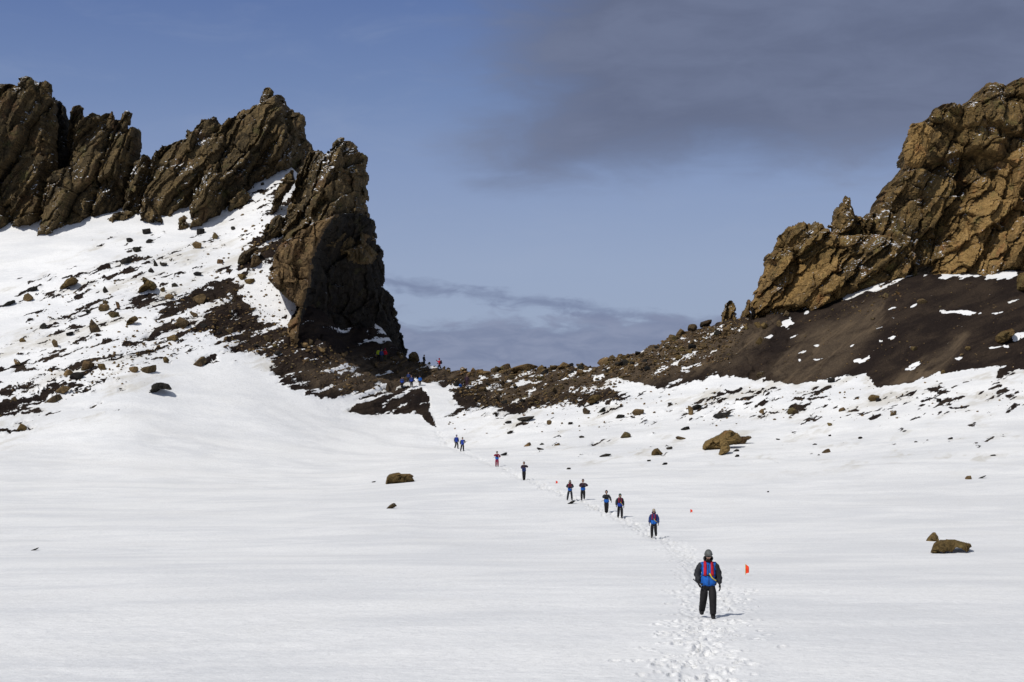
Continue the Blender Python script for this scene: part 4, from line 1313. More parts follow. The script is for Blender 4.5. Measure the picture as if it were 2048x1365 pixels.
for h_ in HAND:
    rock(*h_)


# many more, scattered: individuals first, the rest as rubble
SCAT = [
    # polygon, count, (min,max) px, tones, label, group
    ([(960, 722), (1180, 722), (1180, 760), (960, 765)], 46, (7, 19), 'bbbds', 'the saddle rubble', 'boulders packed on the saddle'),
    ([(1180, 722), (1330, 685), (1440, 660), (1490, 660), (1400, 720), (1200, 760)], 44, (7, 20), 'bbdos', 'the rubble rising right', 'boulders packed right of the saddle'),
    ([(780, 715), (950, 730), (950, 760), (790, 745)], 20, (7, 14), 'bbs', 'the pass', 'stones around the people on the pass'),
    ([(900, 765), (1200, 765), (1150, 805), (960, 815)], 22, (8, 18), 'bbd', 'the saddle foot', 'stones on the lower face of the saddle'),
    ([(350, 640), (560, 660), (700, 710), (640, 740), (450, 690)], 24, (8, 18), 'bbd', 'the brown shoulder', 'stones on the brown shoulder'),
]
rng = random.Random(3)


def in_poly(px, py, poly):
    return bool(poly_sd(np.array([float(px)]), np.array([float(py)]), poly)[0] > 0)


def rand_in(poly):
    xs = [q[0] for q in poly]
    ys = [q[1] for q in poly]
    while True:
        x, y = rng.uniform(min(xs), max(xs)), rng.uniform(min(ys), max(ys))
        if in_poly(x, y, poly):
            return x, y


for poly, n, (a, b_), tones, lab, grp in SCAT:
    for _ in range(n):
        x, y = rand_in(poly)
        wpx = a + (b_ - a) * rng.random() ** 1.6
        tn = rng.choice(tones)
        xs_ = [q[0] for q in poly]
        ys_ = [q[1] for q in poly]
        fx_ = (x - min(xs_)) / (max(xs_) - min(xs_))
        fy_ = (y - min(ys_)) / (max(ys_) - min(ys_))
        where = ('left end', 'left half', 'middle', 'right half', 'right end')[min(4, int(fx_ * 5))]
        sz = 'large' if wpx > a + 0.55 * (b_ - a) else ('middling' if wpx > a + 0.2 * (b_ - a) else 'small')
        lab2 = '%s %s %s at the %s %s of %s' % (sz, TONE[tn], 'boulder' if b_ > 20 else 'stone', 'upper' if fy_ < 0.45 else 'lower', where, lab)
        rock(x, y, wpx, wpx * rng.uniform(0.45, 0.75), tn, lab2, grp)


def rubble(name, regions, mat, seed):
    rg = random.Random(seed)
    Vs, Qs = [], []
    base = 0
    for poly, n, a, b_ in regions:
        xs = [q[0] for q in poly]
        ys = [q[1] for q in poly]
        cnt = 0
        P = np.array([[rg.uniform(min(xs), max(xs)), rg.uniform(min(ys), max(ys))] for _ in range(n * 4)])
        ok = poly_sd(P[:, 0], P[:, 1], poly) > 0
        P = P[ok][:n]
        for x, y in P:
            g = ray_ground_fast(x, y)
            if g is None:
                continue
            V, Q = ROCKS_LO[rg.randrange(14)]
            w_ = (a + (b_ - a) * rg.random() ** 2.2) * g[1] / F
            sc_ = np.array([w_, w_ * rg.uniform(0.6, 1), w_ * rg.uniform(0.4, 0.75)]) * 0.5
            th = rg.uniform(0, 6.28)
            tl = R(rg.uniform(-30, 10))
            c, s = math.cos(th), math.sin(th)
            v = V * sc_
            v = v @ np.array([[c, s, 0], [-s, c, 0], [0, 0, 1]])
            c, s = math.cos(tl), math.sin(tl)
            v = v @ np.array([[c, 0, -s], [0, 1, 0], [s, 0, c]])
            v = v + np.array([g[0], g[1], g[2] + sc_[2] * 0.45])
            Vs.append(v)
            Qs.append(Q + base)
            base += len(V)
    me = mesh_from(name, np.concatenate(Vs), np.concatenate(Qs), mat, False)
    return me


# quick picture-ray hits on the final height table: one table of picture rows for every 10 px column
_cols = np.arange(-100, 2160, 10.0)
_Ds = np.arange(150, 300, 0.25)
_pyt = []
for c_ in _cols:
    X_ = (c_ - 1024) / F * _Ds
    Z_ = surf_height(X_, _Ds)
    _pyt.append(np.minimum.accumulate(project(X_, _Ds, Z_)[1]))
_pyt = np.array(_pyt)


def ray_ground_fast(px, py):
    i = int(np.clip(round((px - _cols[0]) / 10), 0, len(_cols) - 1))
    row = _pyt[i]
    if py < row[-1]:
        return None
    j = int(np.searchsorted(-row, -py))
    j = min(j, len(_Ds) - 1)
    D = _Ds[j]
    x = (px - 1024) / F * D
    return x, D, float(surf_height(x, D))


me = rubble('scree', [
    ([(955, 722), (1180, 722), (1290, 690), (1380, 645), (1500, 640), (1460, 720), (1300, 765), (1230, 770), (1240, 800), (1100, 820), (960, 815), (890, 775)], 2600, 2, 10),
    ([(780, 715), (960, 728), (960, 790), (880, 765), (800, 765)], 350, 2, 8),
    ([(1180, 720), (1480, 640), (1500, 660), (1250, 760)], 800, 2, 11),
], M_boulder, 4)
link('scree', me, label='brown rubble and small stones covering the saddle', cat='scree', kind='stuff')
me = rubble('scree', [
    ([(390, 655), (470, 560), (560, 655), (700, 700), (790, 720), (800, 765), (700, 800), (560, 735), (450, 690)], 700, 2, 9),
    ([(200, 690), (330, 600), (450, 540), (560, 640), (620, 730), (450, 700), (200, 760)], 360, 2, 10),
    ([(480, 540), (480, 480), (600, 430), (660, 430), (560, 500)], 160, 2, 10),
    ([(60, 600), (420, 450), (480, 520), (300, 760), (0, 840)], 420, 1.5, 7),
    ([(480, 520), (470, 440), (560, 360), (610, 330), (600, 440), (560, 500)], 150, 2, 9),
    ([(40, 760), (260, 690), (330, 690), (200, 770), (60, 790)], 120, 2, 9),
    ([(500, 540), (540, 530), (590, 600), (580, 650), (520, 640)], 60, 2, 8),
], M_boulder, 5)
link('scree', me, label='dark stones strewn over the brown shoulder and snow of the left slope', cat='scree', kind='stuff')
me = rubble('scree', [
    ([(1500, 650), (1840, 560), (2048, 560), (2048, 735), (1760, 770), (1400, 755)], 330, 1.5, 6),
    ([(1590, 650), (1720, 600), (1800, 560), (1830, 590), (1700, 640)], 120, 2, 8),
    ([(880, 820), (1300, 780), (2048, 760), (2048, 830), (1300, 860), (900, 870)], 230, 2, 8),
], M_boulder, 6)
link('scree', me, label='small stones strewn over the dark ash slope and the snow below it', cat='scree', kind='stuff')


# ------------------------------------------------------------------ people
def skin_mesh(name, pts, edges, rad, root, mat, sub=1):
    me = bpy.data.meshes.new('tmp')
    me.from_pydata([tuple(p) for p in pts], edges, [])
    o = bpy.data.objects.new('tmp', me)
    COL.objects.link(o)
    md = o.modifiers.new('s', 'SKIN')
    for i, v in enumerate(me.skin_vertices[0].data):
        r = rad[i]
        v.radius = (r, r) if isinstance(r, (int, float)) else r
        v.use_root = (i == root)
    md.use_smooth_shade = True
    md.branch_smoothing = 0.6
    sb = o.modifiers.new('u', 'SUBSURF')
    sb.levels = sub
    dg = bpy.context.evaluated_depsgraph_get()
    ev = o.evaluated_get(dg)
    m2 = bpy.data.meshes.new_from_object(ev)
    m2.name = name
    bpy.data.objects.remove(o)
    bpy.data.meshes.remove(me)
    m2.materials.clear()
    m2.materials.append(mat)
    for p in m2.polygons:
        p.use_smooth = True
    return m2


def ellipsoid(name, center, rad, mat, keep=None, sculpt=None, seg=20, rings=14, rot=None):
    V, Q = [], []
    for i in range(rings + 1):
        th = math.pi * i / rings
        for j in range(seg):
            ph = 2 * math.pi * j / seg
            V.append(Vector((math.sin(th) * math.cos(ph), math.sin(th) * math.sin(ph), math.cos(th))))
    for i in range(rings):
        for j in range(seg):
            q = [i * seg + j, (i + 1) * seg + j, (i + 1) * seg + (j + 1) % seg, i * seg + (j + 1) % seg]
            c = sum((V[k] for k in q), Vector()) / 4
            if keep is None or keep(c):
                Q.append(q)
    out = []
    for v in V:
        u = v.copy()
        if sculpt:
            u = sculpt(u)
        u = Vector((u.x * rad[0], u.y * rad[1], u.z * rad[2]))
        if rot is not None:
            u = rot @ u
        out.append(tuple(u + Vector(center)))
    used = sorted({k for q in Q for k in q})
    mp = {k: i for i, k in enumerate(used)}
    me = bpy.data.meshes.new(name)
    me.from_pydata([out[k] for k in used], [], [[mp[k] for k in q] for q in Q])
    me.materials.append(mat)
    me.validate()
    for p in me.polygons:
        p.use_smooth = True
    return me


def join_into(dst, src_list):
    import bmesh
    bm = bmesh.new()
    bm.from_mesh(dst)
    for s_ in src_list:
        bm.from_mesh(s_)
    bm.to_mesh(dst)
    bm.free()
    for p in dst.polygons:
        p.use_smooth = True
    return dst


def head_sculpt(u):
    u = u.copy()
    if u.z < 0:
        u.x *= 1 - 0.28 * (-u.z)          # jaw narrows
    if u.y < -0.3:
        u.y *= 0.96
        nose = math.exp(-((u.x / 0.16) ** 2)) * math.exp(-(((u.z + 0.18) / 0.20) ** 2))
        u.y -= 0.24 * nose
        brow = math.exp(-(((u.z - 0.16) / 0.10) ** 2)) * math.exp(-((u.x / 0.6) ** 2))
        u.y -= 0.06 * brow
        eye = math.exp(-(((abs(u.x) - 0.38) / 0.16) ** 2)) * math.exp(-(((u.z - 0.0) / 0.10) ** 2))
        u.y += 0.09 * eye
        mouth = math.exp(-((u.x / 0.3) ** 2)) * math.exp(-(((u.z + 0.52) / 0.05) ** 2))
        u.y += 0.04 * mouth
        chin = math.exp(-((u.x / 0.3) ** 2)) * math.exp(-(((u.z + 0.85) / 0.15) ** 2))
        u.y -= 0.07 * chin
    ear = math.exp(-(((abs(u.x) - 1.0) / 0.12) ** 2)) * math.exp(-(((u.z + 0.05) / 0.22) ** 2)) * math.exp(-((u.y / 0.2) ** 2))
    u.x *= 1 + 0.16 * ear
    return u


def glove_mesh(side):
    """palm with four unequal curled fingers and a thumb leaving the side; hangs down -Z from the wrist at the origin, palm faces -side"""
    s = side
    pts = [(0, 0, 0.02), (0, -0.005, -0.035), (0, -0.005, -0.075)]
    rad = [0.034, (0.026, 0.040), (0.024, 0.044)]
    edges = [(0, 1), (1, 2)]
    spec = [(-0.036, 0.070, 0.012), (-0.012, 0.080, 0.0125), (0.012, 0.074, 0.012), (0.034, 0.058, 0.011)]
    for y, L, r in spec:
        b0 = len(pts)
        pts += [(0, y * 0.9, -0.092), (-s * 0.006, y, -0.092 - L * 0.42), (-s * 0.022, y, -0.092 - L * 0.78), (-s * 0.036, y * 0.95, -0.092 - L * 0.95)]
        rad += [r * 1.05, r, r * 0.95, r * 0.8]
        edges += [(2, b0), (b0, b0 + 1), (b0 + 1, b0 + 2), (b0 + 2, b0 + 3)]
    b0 = len(pts)
    pts += [(-s * 0.008, -0.040, -0.040), (-s * 0.018, -0.062, -0.066), (-s * 0.026, -0.066, -0.094)]
    rad += [0.015, 0.014, 0.012]
    edges += [(1, b0), (b0, b0 + 1), (b0 + 1, b0 + 2)]
    return skin_mesh('glove', pts, edges, rad, 0, C['black'], 1)


GLOVE = {-1: glove_mesh(-1), 1: glove_mesh(1)}


def band(name, path, width, thick, mat, axis=None):
    """a strap following a list of 3-D points; width vectors optional"""
    V, Q = [], []
    n = len(path)
    for i, p in enumerate(path):
        p = Vector(p)
        t = (Vector(path[min(n - 1, i + 1)]) - Vector(path[max(0, i - 1)])).normalized()
        nrm = Vector((p.x * 0.8, p.y, 0.0))
        nrm = (nrm - t * nrm.dot(t))
        nrm = nrm.normalized() if nrm.length > 1e-4 else Vector((0, -1, 0))
        if axis is not None:
            nrm = Vector(axis)
        sd_ = t.cross(nrm).normalized()
        for a, b in ((-1, 0), (-0.85, 1), (0.85, 1), (1, 0)):
            V.append(tuple(p + sd_ * a * width / 2 + nrm * b * thick))
        V.append(tuple(p + sd_ * width / 2 - nrm * thick * 0.5))
        V.append(tuple(p - sd_ * width / 2 - nrm * thick * 0.5))
    for i in range(n - 1):
        for j in range(6):
            a = i * 6 + j
            b = i * 6 + (j + 1) % 6
            Q.append((a, b, b + 6, a + 6))
    me = bpy.data.meshes.new(name)
    me.from_pydata(V, [], Q + [tuple(range(5, -1, -1)), tuple(range((n - 1) * 6, n * 6))])
    me.materials.append(mat)
    for p in me.polygons:
        p.use_smooth = True
    return me


def tube(name, path, rads, mat, seg=8):
    V, Q = [], []
    n = len(path)
    for i, p in enumerate(path):
        p = Vector(p)
        t = (Vector(path[min(n - 1, i + 1)]) - Vector(path[max(0, i - 1)])).normalized()
        u = t.cross(Vector((0.3, 0.9, 0.2))).normalized()
        v = t.cross(u).normalized()
        r = rads[i] if isinstance(rads, (list, tuple)) else rads
        for j in range(seg):
            a = 2 * math.pi * j / seg
            V.append(tuple(p + u * math.cos(a) * r + v * math.sin(a) * r))
    for i in range(n - 1):
        for j in range(seg):
            a = i * seg + j
            b = i * seg + (j + 1) % seg
            Q.append((a, b, b + seg, a + seg))
    Q += [tuple(range(seg - 1, -1, -1)), tuple(range((n - 1) * seg, n * seg))]
    me = bpy.data.meshes.new(name)
    me.from_pydata(V, [], Q)
    me.materials.append(mat)
    for p in me.polygons:
        p.use_smooth = True
    return me


def make_person(px, py, hpx, label, top='charcoal', low='blue', pants='black', hat='hood', hatc='charcoal', vest='crimson', strap=True, pack=None, yaw=0,
                pose=None, stick=None, split=1.12, face=True, group='walkers crossing the snow', bulk=1.0, beard=False, glasses=False, D=None):
    g = ray_ground(px, py)
    if D is not None:
        x_, y_, z_ = unproject(px, py, D)
        g = Vector((float(x_), float(D), float(surf_height(x_, D)) - 0.02))
    H = hpx * g.y / F
    sc = H / 1.80
    P = dict(eL=(-0.255, 0.04, 1.17), wL=(-0.285, -0.08, 0.91), eR=(0.255, 0.04, 1.17), wR=(0.285, -0.08, 0.91),
             kL=(-0.11, -0.05, 0.50), aL=(-0.12, 0.04, 0.10), kR=(0.11, -0.05, 0.50), aR=(0.12, 0.04, 0.10), tilt=8, lean=0.0, turn=0, pel=0.93)
    if pose:
        P.update(pose)
    V3 = Vector
    dz = P['pel'] - 0.93
    ln = P['lean']

    def tp(x, y, z):   # torso point with forward lean
        return V3((x, y - ln * max(0, z - 0.93), z + dz))
    pelvis = tp(0, 0, 0.93)
    waist = tp(0, 0.0, 1.10)
    chest = tp(0, 0.005, 1.30)
    neck0 = tp(0, 0.01, 1.46)
    neck1 = tp(0, -0.005, 1.54)
    sL, sR = tp(-0.175, 0.01, 1.42), tp(0.175, 0.01, 1.42)

    def J(k):
        v = V3(P[k])
        if k[0] in 'ew':
            v = v + V3((0, -ln * max(0, v.z - 0.93), dz))
        return v
    eL, wL, eR, wR = J('eL'), J('wL'), J('eR'), J('wR')
    kL, aL, kR, aR = V3(P['kL']), V3(P['aL']), V3(P['kR']), V3(P['aR'])
    hL, hR = tp(-0.095, 0, 0.90), tp(0.095, 0, 0.90)
    root = bpy.data.objects.new('person', None)
    COL.objects.link(root)
    root.location = g
    root.rotation_euler = (0, 0, R(yaw))
    root.scale = (sc, sc, sc)
    root['label'] = label
    root['category'] = 'person'
    root['group'] = group
    # body: one continuous surface with the head grown onto the neck
    pts = [pelvis, waist, chest, neck0, neck1, neck1 + V3((0, -0.01, 0.06)), sL, eL, wL, sR, eR, wR, hL, kL, aL, hR, kR, aR]
    ed = [(0, 1), (1, 2), (2, 3), (3, 4), (4, 5), (2, 6), (6, 7), (7, 8), (2, 9), (9, 10), (10, 11), (0, 12), (12, 13), (13, 14), (0, 15), (15, 16), (16, 17)]
    rd = [(0.13, 0.10), (0.12, 0.09), (0.13, 0.10), 0.065, 0.055, 0.055, 0.055, 0.042, 0.030, 0.055, 0.042, 0.030, 0.078, 0.055, 0.040, 0.078, 0.055, 0.040]
    rd[0] = (0.11, 0.09)
    bodym = skin_mesh('body', pts, ed, rd, 0, C['skin'], 1)
    rot = Euler((R(P['tilt']), 0, R(P['turn'])), 'XYZ').to_matrix()
    hc = neck1 + V3((0, -0.015, 0.135)) + V3((0, -0.03 * P['tilt'] / 10, -0.008 * P['tilt'] / 10))
    bodym = join_into(bodym, [ellipsoid('h', hc, (0.084, 0.102, 0.124), C['skin'], None, head_sculpt, 28, 22, rot)])
    link('body', bodym, root)
    # jacket
    b = bulk
    pts = [tp(0, 0.0, 0.79), tp(0, 0, 1.04), tp(0, 0, 1.22), tp(0, 0.01, 1.36), tp(0, 0.01, 1.46), sL, (sL + eL) / 2, eL, (eL + wL) / 2, wL, sR, (sR + eR) / 2, eR, (eR + wR) / 2, wR]
    ed = [(0, 1), (1, 2), (2, 3), (3, 4), (3, 5), (5, 6), (6, 7), (7, 8), (8, 9), (3, 10), (10, 11), (11, 12), (12, 13), (13, 14)]
    rd = [(0.25 * b, 0.185 * b), (0.215 * b, 0.165 * b), (0.21 * b, 0.165 * b), (0.19 * b, 0.145 * b), 0.090, 0.108 * b, 0.104 * b, 0.094 * b, 0.080 * b, 0.060 * b,
          0.108 * b, 0.104 * b, 0.094 * b, 0.080 * b, 0.060 * b]
    jm = skin_mesh('jacket', pts, ed, rd, 0, C[top], 2)
    jm.materials.append(C[low])
    for p in jm.polygons:
        c = p.center
        z0 = c.z - dz
        if split == 'torso':
            # blue torso, darker sleeves
            if abs(c.x) < 0.185 + 0.01 * math.sin(z0 * 40):
                p.material_index = 1
        elif z0 < split and abs(c.x) < 0.205:
            p.material_index = 1
    for v in jm.vertices:
        q_ = v.co
        f = 0.007 * math.sin(q_.z * 47 + q_.x * 31 + px) + 0.006 * math.sin(q_.z * 21 - q_.x * 55 + q_.y * 30)
        v.co += v.normal * f
    link('jacket', jm, root)
    bv = BVHTree.FromPolygons([v.co.copy() for v in jm.vertices], [tuple(p.vertices) for p in jm.polygons])

    def surf(x, z, back=False, off=0.012):
        d = -1 if back else 1
        h = bv.ray_cast(V3((x, -d * 1.5, z + dz)), V3((0, d, 0)))
        if h[0] is None:
            return V3((x, -d * 0.13, z + dz))
        return h[0] + V3((0, -d * off, 0))
    # trousers
    pts = [tp(0, 0, 0.80), hL + V3((0.005, 0, -0.08)), (hL + kL) / 2, kL, (kL + aL) / 2, aL + V3((0, 0.0, -0.015)), hR + V3((-0.005, 0, -0.08)), (hR + kR) / 2, kR, (kR + aR) / 2, aR + V3((0, 0, -0.015))]
    ed = [(0, 1), (1, 2), (2, 3), (3, 4), (4, 5), (0, 6), (6, 7), (7, 8), (8, 9), (9, 10)]
    rd = [(0.12 * b, 0.10 * b), 0.118, 0.122, 0.104, 0.098, 0.086, 0.118, 0.122, 0.104, 0.098, 0.086]
    tm = skin_mesh('trousers', pts, ed, rd, 0, C[pants], 2)
    rr = random.Random(int(px))
    for v in tm.vertices:   # soft folds at knee and ankle
        f = math.sin(v.co.z * 62 + v.co.x * 21 + rr.random() * 0.6) * 0.006 * (1 if v.co.z < 0.6 else 0.4)
        v.co.x *= 1 + f * 2
        v.co.y += f
    link('trousers', tm, root)
    for a in (aL, aR):
        up = max(0.0, a.z - 0.10)
        pitch = -min(0.9, up * 5)
        m3 = Matrix.Rotation(pitch, 3, 'X')
        bp = [a + m3 @ V3(q) for q in ((0, 0.03, 0.10), (0, 0.035, -0.03), (0, -0.04, -0.055), (0, -0.13, -0.068), (0, -0.19, -0.072))]
        bm_ = skin_mesh('boot', bp, [(0, 1), (1, 2), (2, 3), (3, 4)], [0.075, 0.066, 0.064, 0.056, 0.038], 0, C['black'], 1)
        link('boot', bm_, root)
    for s_, wv, evv in ((-1, wL, eL), (1, wR, eR)):
        go = link('glove', GLOVE[s_], root)
        d = (wv - evv).normalized()
        go.location = wv - d * 0.035
        go.rotation_euler = V3((0, 0, -1)).rotation_difference(d).to_euler()
        go.scale = (1.3, 1.3, 1.25)
    # headgear
    if hat == 'hood':
        hm = ellipsoid('hood', hc + rot @ V3((0, 0.012, 0.008)), (0.108, 0.128, 0.148), C[hatc],
                       keep=lambda c: not (c.y < -0.45 and abs(c.x) < 0.60 and -0.70 < c.z < 0.52), seg=28, rings=20, rot=rot)
        sf = None
        link('hood', hm, root)
    else:
        def puff(u):
            u = u.copy()
            if u.z < 0.1:
                u.x *= 1.03
                u.y *= 1.03
            return u
        hm = ellipsoid('hat', hc + rot @ V3((0, 0.004, 0.030)), (0.104, 0.122, 0.130), C[hatc], keep=lambda c: c.z > 0.0 - 0.15 * c.y, sculpt=puff, seg=26, rings=18, rot=rot)
        ho = link('hat', hm, root)
        brim = [hc + rot @ V3((0.104 * math.sin(t_), -0.122 * math.cos(t_), 0.028 + 0.006 * math.cos(t_))) for t_ in [i * 2 * math.pi / 20 for i in range(21)]]
        link('brim', tube('brim', brim, 0.011, C[hatc]), ho)
        # collar of the hood lying round the neck
        cm = ellipsoid('collar', hc + V3((0, 0.045, -0.085)), (0.135, 0.125, 0.10), C[top], keep=lambda c: c.z < 0.72 and not (c.y < -0.2 and abs(c.x) < 0.75 and c.z > -0.35), seg=26, rings=16)
        link('collar', cm, root)
    if face:
        for sx in (-1, 1):
            e = ellipsoid('eye', hc + rot @ V3((sx * 0.030, -0.086, 0.002)), (0.011, 0.007, 0.008), C['black'], seg=10, rings=8)
            link('eye', e, root)
        mo = tube('mouth', [hc + rot @ V3((x_, -0.090 + 2.2 * x_ * x_, -0.060)) for x_ in (-0.022, -0.01, 0, 0.01, 0.022)], 0.004, C['crimson'])
        link('mouth', mo, root)
    if beard:
        bm2 = ellipsoid('beard', hc + rot @ V3((0, -0.012, -0.022)), (0.078, 0.094, 0.112), C['beard'], keep=lambda c: c.z < -0.5 and c.y < 0.35 and not (abs(c.x) < 0.25 and -0.6 < c.z < -0.45 and c.y < -0.5),
                        seg=24, rings=22, rot=rot)
        link('beard', bm2, root)
    if glasses:
        gp = [hc + rot @ V3((0.084 * math.sin(t_), -0.098 * math.cos(t_) - 0.004, 0.008)) for t_ in [(-1.35 + i * 2.7 / 14) for i in range(15)]]
        link('sunglasses', band('sunglasses', gp, 0.042, 0.006, C['lens']), root)
    if vest:
        for sx in (-1, 1):
            path = [surf(sx * 0.085, 1.38, True, 0.015), surf(sx * 0.085, 1.46, True, 0.012)]
            path = [V3((sx * 0.085, 0.10, 1.40 + dz)) if path[0].y < 0 else path[0]]
            path += [V3((sx * 0.088, 0.03 - ln * 0.55, 1.515 + dz)), V3((sx * 0.090, -0.07 - ln * 0.52, 1.475 + dz))]
            for z_ in (1.42, 1.36, 1.30, 1.24, 1.18, 1.12):
                path.append(surf(sx * (0.092 + 0.012 * (1.42 - z_)), z_, off=0.016))
            link('life_vest', band('life_vest', path, 0.072, 0.026, C[vest]), root)
        belt = [surf(x_, 1.135, off=0.006) for x_ in (-0.16, -0.12, -0.06, 0, 0.06, 0.12, 0.16)]
        link('belt', band('belt', belt, 0.032, 0.010, C['black']), root)
        if strap:
            sp_ = [surf(0.02, 1.19, off=0.045), surf(0.035, 1.15, off=0.05), surf(0.075, 1.08, off=0.05), surf(0.13, 1.03, off=0.045), surf(0.20, 0.99, off=0.05)]
            link('strap', band('strap', sp_, 0.030, 0.010, C['yellow'], axis=(0, -1, 0)), root)
    # zip down the front
    zp = [surf(0.0, z_, off=0.004) for z_ in (1.42, 1.32, 1.22, 1.12, 1.02, 0.92, 0.85)]
    link('zip', band('zip', zp, 0.014, 0.004, C['charcoal'], axis=(0, -1, 0)), root)
    if pack:
        pm = ellipsoid('backpack', tp(0, 0.23, 1.22), (0.17, 0.125, 0.27), C[pack], sculpt=lambda u: V3((max(-0.8, min(0.8, u.x)) * 1.2, max(-0.8, min(0.8, u.y)) * 1.2, max(-0.85, min(0.85, u.z)) * 1.15)))
        bp_ = link('backpack', pm, root)
        pk = ellipsoid('pocket', tp(0, 0.35, 1.12), (0.11, 0.05, 0.11), C[pack])
        link('pocket', pk, bp_)
    if stick:
        a, bb = stick[0], stick[1]
        Mw = Matrix.LocRotScale(g, Euler((0, 0, R(yaw))), V3((sc, sc, sc)))
        so = link('walking_stick', tube('walking_stick', [Mw @ V3(a), Mw @ ((V3(a) + V3(bb)) / 2), Mw @ V3(bb)], 0.014 * sc, C['charcoal']),
                  label=stick[2], cat='walking stick', group='sticks held by the walkers')
    return root


WALK_A = dict(kL=(-0.12, -0.14, 0.51), aL=(-0.12, -0.16, 0.10), kR=(0.10, -0.02, 0.50), aR=(0.11, 0.28, 0.17))
WALK_B = dict(kR=(0.12, -0.14, 0.51), aR=(0.12, -0.16, 0.10), kL=(-0.10, -0.02, 0.50), aL=(-0.11, 0.28, 0.17))
STAND = dict()
make_person(1417, 1237, 135, 'nearest walker in blue jacket with charcoal sleeves, red vest straps and grey knit hat', top='charcoal', low='blue', hat='beanie', hatc='grey', vest='red',
            split='torso', beard=True, glasses=True, bulk=1.1,
            pose=dict(eL=(-0.29, 0.07, 1.17), wL=(-0.265, -0.09, 0.95), eR=(0.275, 0.05, 1.16), wR=(0.30, -0.04, 0.88), kL=(-0.135, -0.06, 0.50), aL=(-0.155, 0.26, 0.16),
                      kR=(0.10, -0.20, 0.50), aR=(0.10, -0.22, 0.09), tilt=20),
            stick=((-0.40, -0.02, 1.03), (-0.22, -0.20, 0.86), 'short black stick in the right glove of the nearest walker'))
make_person(1308, 1076, 57, 'second nearest walker, in a beige hat, purple and blue jacket and red straps', top='navy', low='blue', hat='beanie', hatc='beige', vest='crimson', split=1.14, pose=WALK_A, beard=False,
        glasses=True, bulk=1.05, yaw=-8)
make_person(1240, 1037, 49, 'walker in a dark green hood with red straps over a charcoal jacket', top='charcoal', low='royal', hat='hood', hatc='teal', vest='crimson', split=1.14, yaw=6, pose=dict(tilt=22, eL=(-0.27, -0.02, 1.17), wL=(-0.30, -0.2, 0.95), eR=(0.25, 0.08, 1.16), wR=(0.29, 0.06, 0.90), kR=(0.12, -0.10, 0.5), aR=(0.12, -0.08, 0.1), kL=(-0.1, 0, 0.5), aL=(-0.12, 0.14, 0.12)))
make_person(1213, 1027, 46, 'walker with one hand at the chest, dark jacket, blue hem, legs together', top='charcoal', low='blue', hat='hood', hatc='black', vest=None, split=1.10,
            pose=dict(eL=(-0.27, -0.02, 1.22), wL=(-0.10, -0.24, 1.36), eR=(0.29, 0.0, 1.18), wR=(0.36, -0.14, 0.98), kL=(-0.07, -0.05, 0.50), aL=(-0.06, 0.02, 0.10), kR=(0.07, -0.02, 0.5), aR=(0.05, 0.05, 0.1)),
            stick=((-0.14, -0.20, 1.04), (-0.42, -0.20, 0.95), 'short stick poking out left of the walker with hand on chest'))
make_person(1166, 1001, 42, 'right one of two side by side, plum jacket, one elbow out', top='plum', low='blue', hat='hood', hatc='plum', vest=None, split=1.08,
            pose=dict(eL=(-0.28, 0.0, 1.20), wL=(-0.06, -0.24, 1.16), eR=(0.40, 0.0, 1.26), wR=(0.16, -0.24, 1.20), **{k: v for k, v in WALK_A.items()}))
make_person(1140, 1001, 40, 'left one of two side by side, pale hat and legs apart', top='charcoal', low='blue', pants='charcoal', hat='beanie', hatc='grey', vest='crimson', split=1.12,
            pose=dict(eL=(-0.30, 0.0, 1.20), wL=(-0.10, -0.24, 1.15), eR=(0.30, 0.0, 1.20), wR=(0.12, -0.24, 1.15), kL=(-0.17, -0.05, 0.50), aL=(-0.24, 0.04, 0.10), kR=(0.14, -0.03, 0.5), aR=(0.18, 0.0, 0.1)))
make_person(1048, 961, 37, 'lone walker in dark blue with one elbow raised, dark legs close together', top='plum', low='navy', hat='hood', hatc='charcoal', vest=None, split=1.22,
            pose=dict(eL=(-0.26, 0.0, 1.2), wL=(-0.10, -0.22, 1.10), eR=(0.38, 0.0, 1.28), wR=(0.16, -0.24, 1.34), kL=(-0.07, -0.05, 0.5), aL=(-0.05, 0.02, 0.1), kR=(0.07, -0.02, 0.5), aR=(0.06, 0.1, 0.1)))
make_person(994, 934, 31, 'lone walker in red trousers with hands at the chest', top='crimson', low='blue', pants='crimson', hat='hood', hatc='charcoal', vest=None, split=1.14,
            pose=dict(eL=(-0.34, 0.0, 1.25), wL=(-0.10, -0.22, 1.32), eR=(0.38, 0.0, 1.15), wR=(0.14, -0.24, 1.12)),
            stick=((-0.12, -0.2, 1.06), (-0.42, -0.2, 1.10), 'short stick poking out left of the walker in red trousers'))
make_person(913, 898, 28, 'left one of two walkers in all blue jackets, seen upright', top='navy', low='royal', hat='hood', hatc='navy', vest=None, split='torso', yaw=25, pose=dict(WALK_B, wL=(-0.26, 0.05, 0.9)))
make_person(925, 903, 28, 'right one of two walkers in all blue jackets, with a stick pointing right', top='charcoal', low='royal', hat='hood', hatc='teal', vest=None, split='torso',
            pose=dict(kL=(-0.16, -0.05, 0.50), aL=(-0.24, 0.04, 0.10), eR=(0.34, -0.05, 1.2), wR=(0.28, -0.22, 1.1)),
            stick=((0.15, -0.22, 1.04), (0.62, -0.22, 1.28), 'stick pointing right from the right one of two blue walkers'))
GP = 'people on the pass'
make_person(757, 721, 24, 'person in a lime yellow jacket at the foot of the left buttress', top='lime', low='lime', pants='black', hat='hood', hatc='black', vest=None, group=GP, yaw=170, face=True)
make_person(763, 724, 26, 'person in dark navy standing between the lime and the red jackets', top='navy', low='navy', pants='charcoal', hat='hood', hatc='navy', vest=None, group=GP, yaw=30)
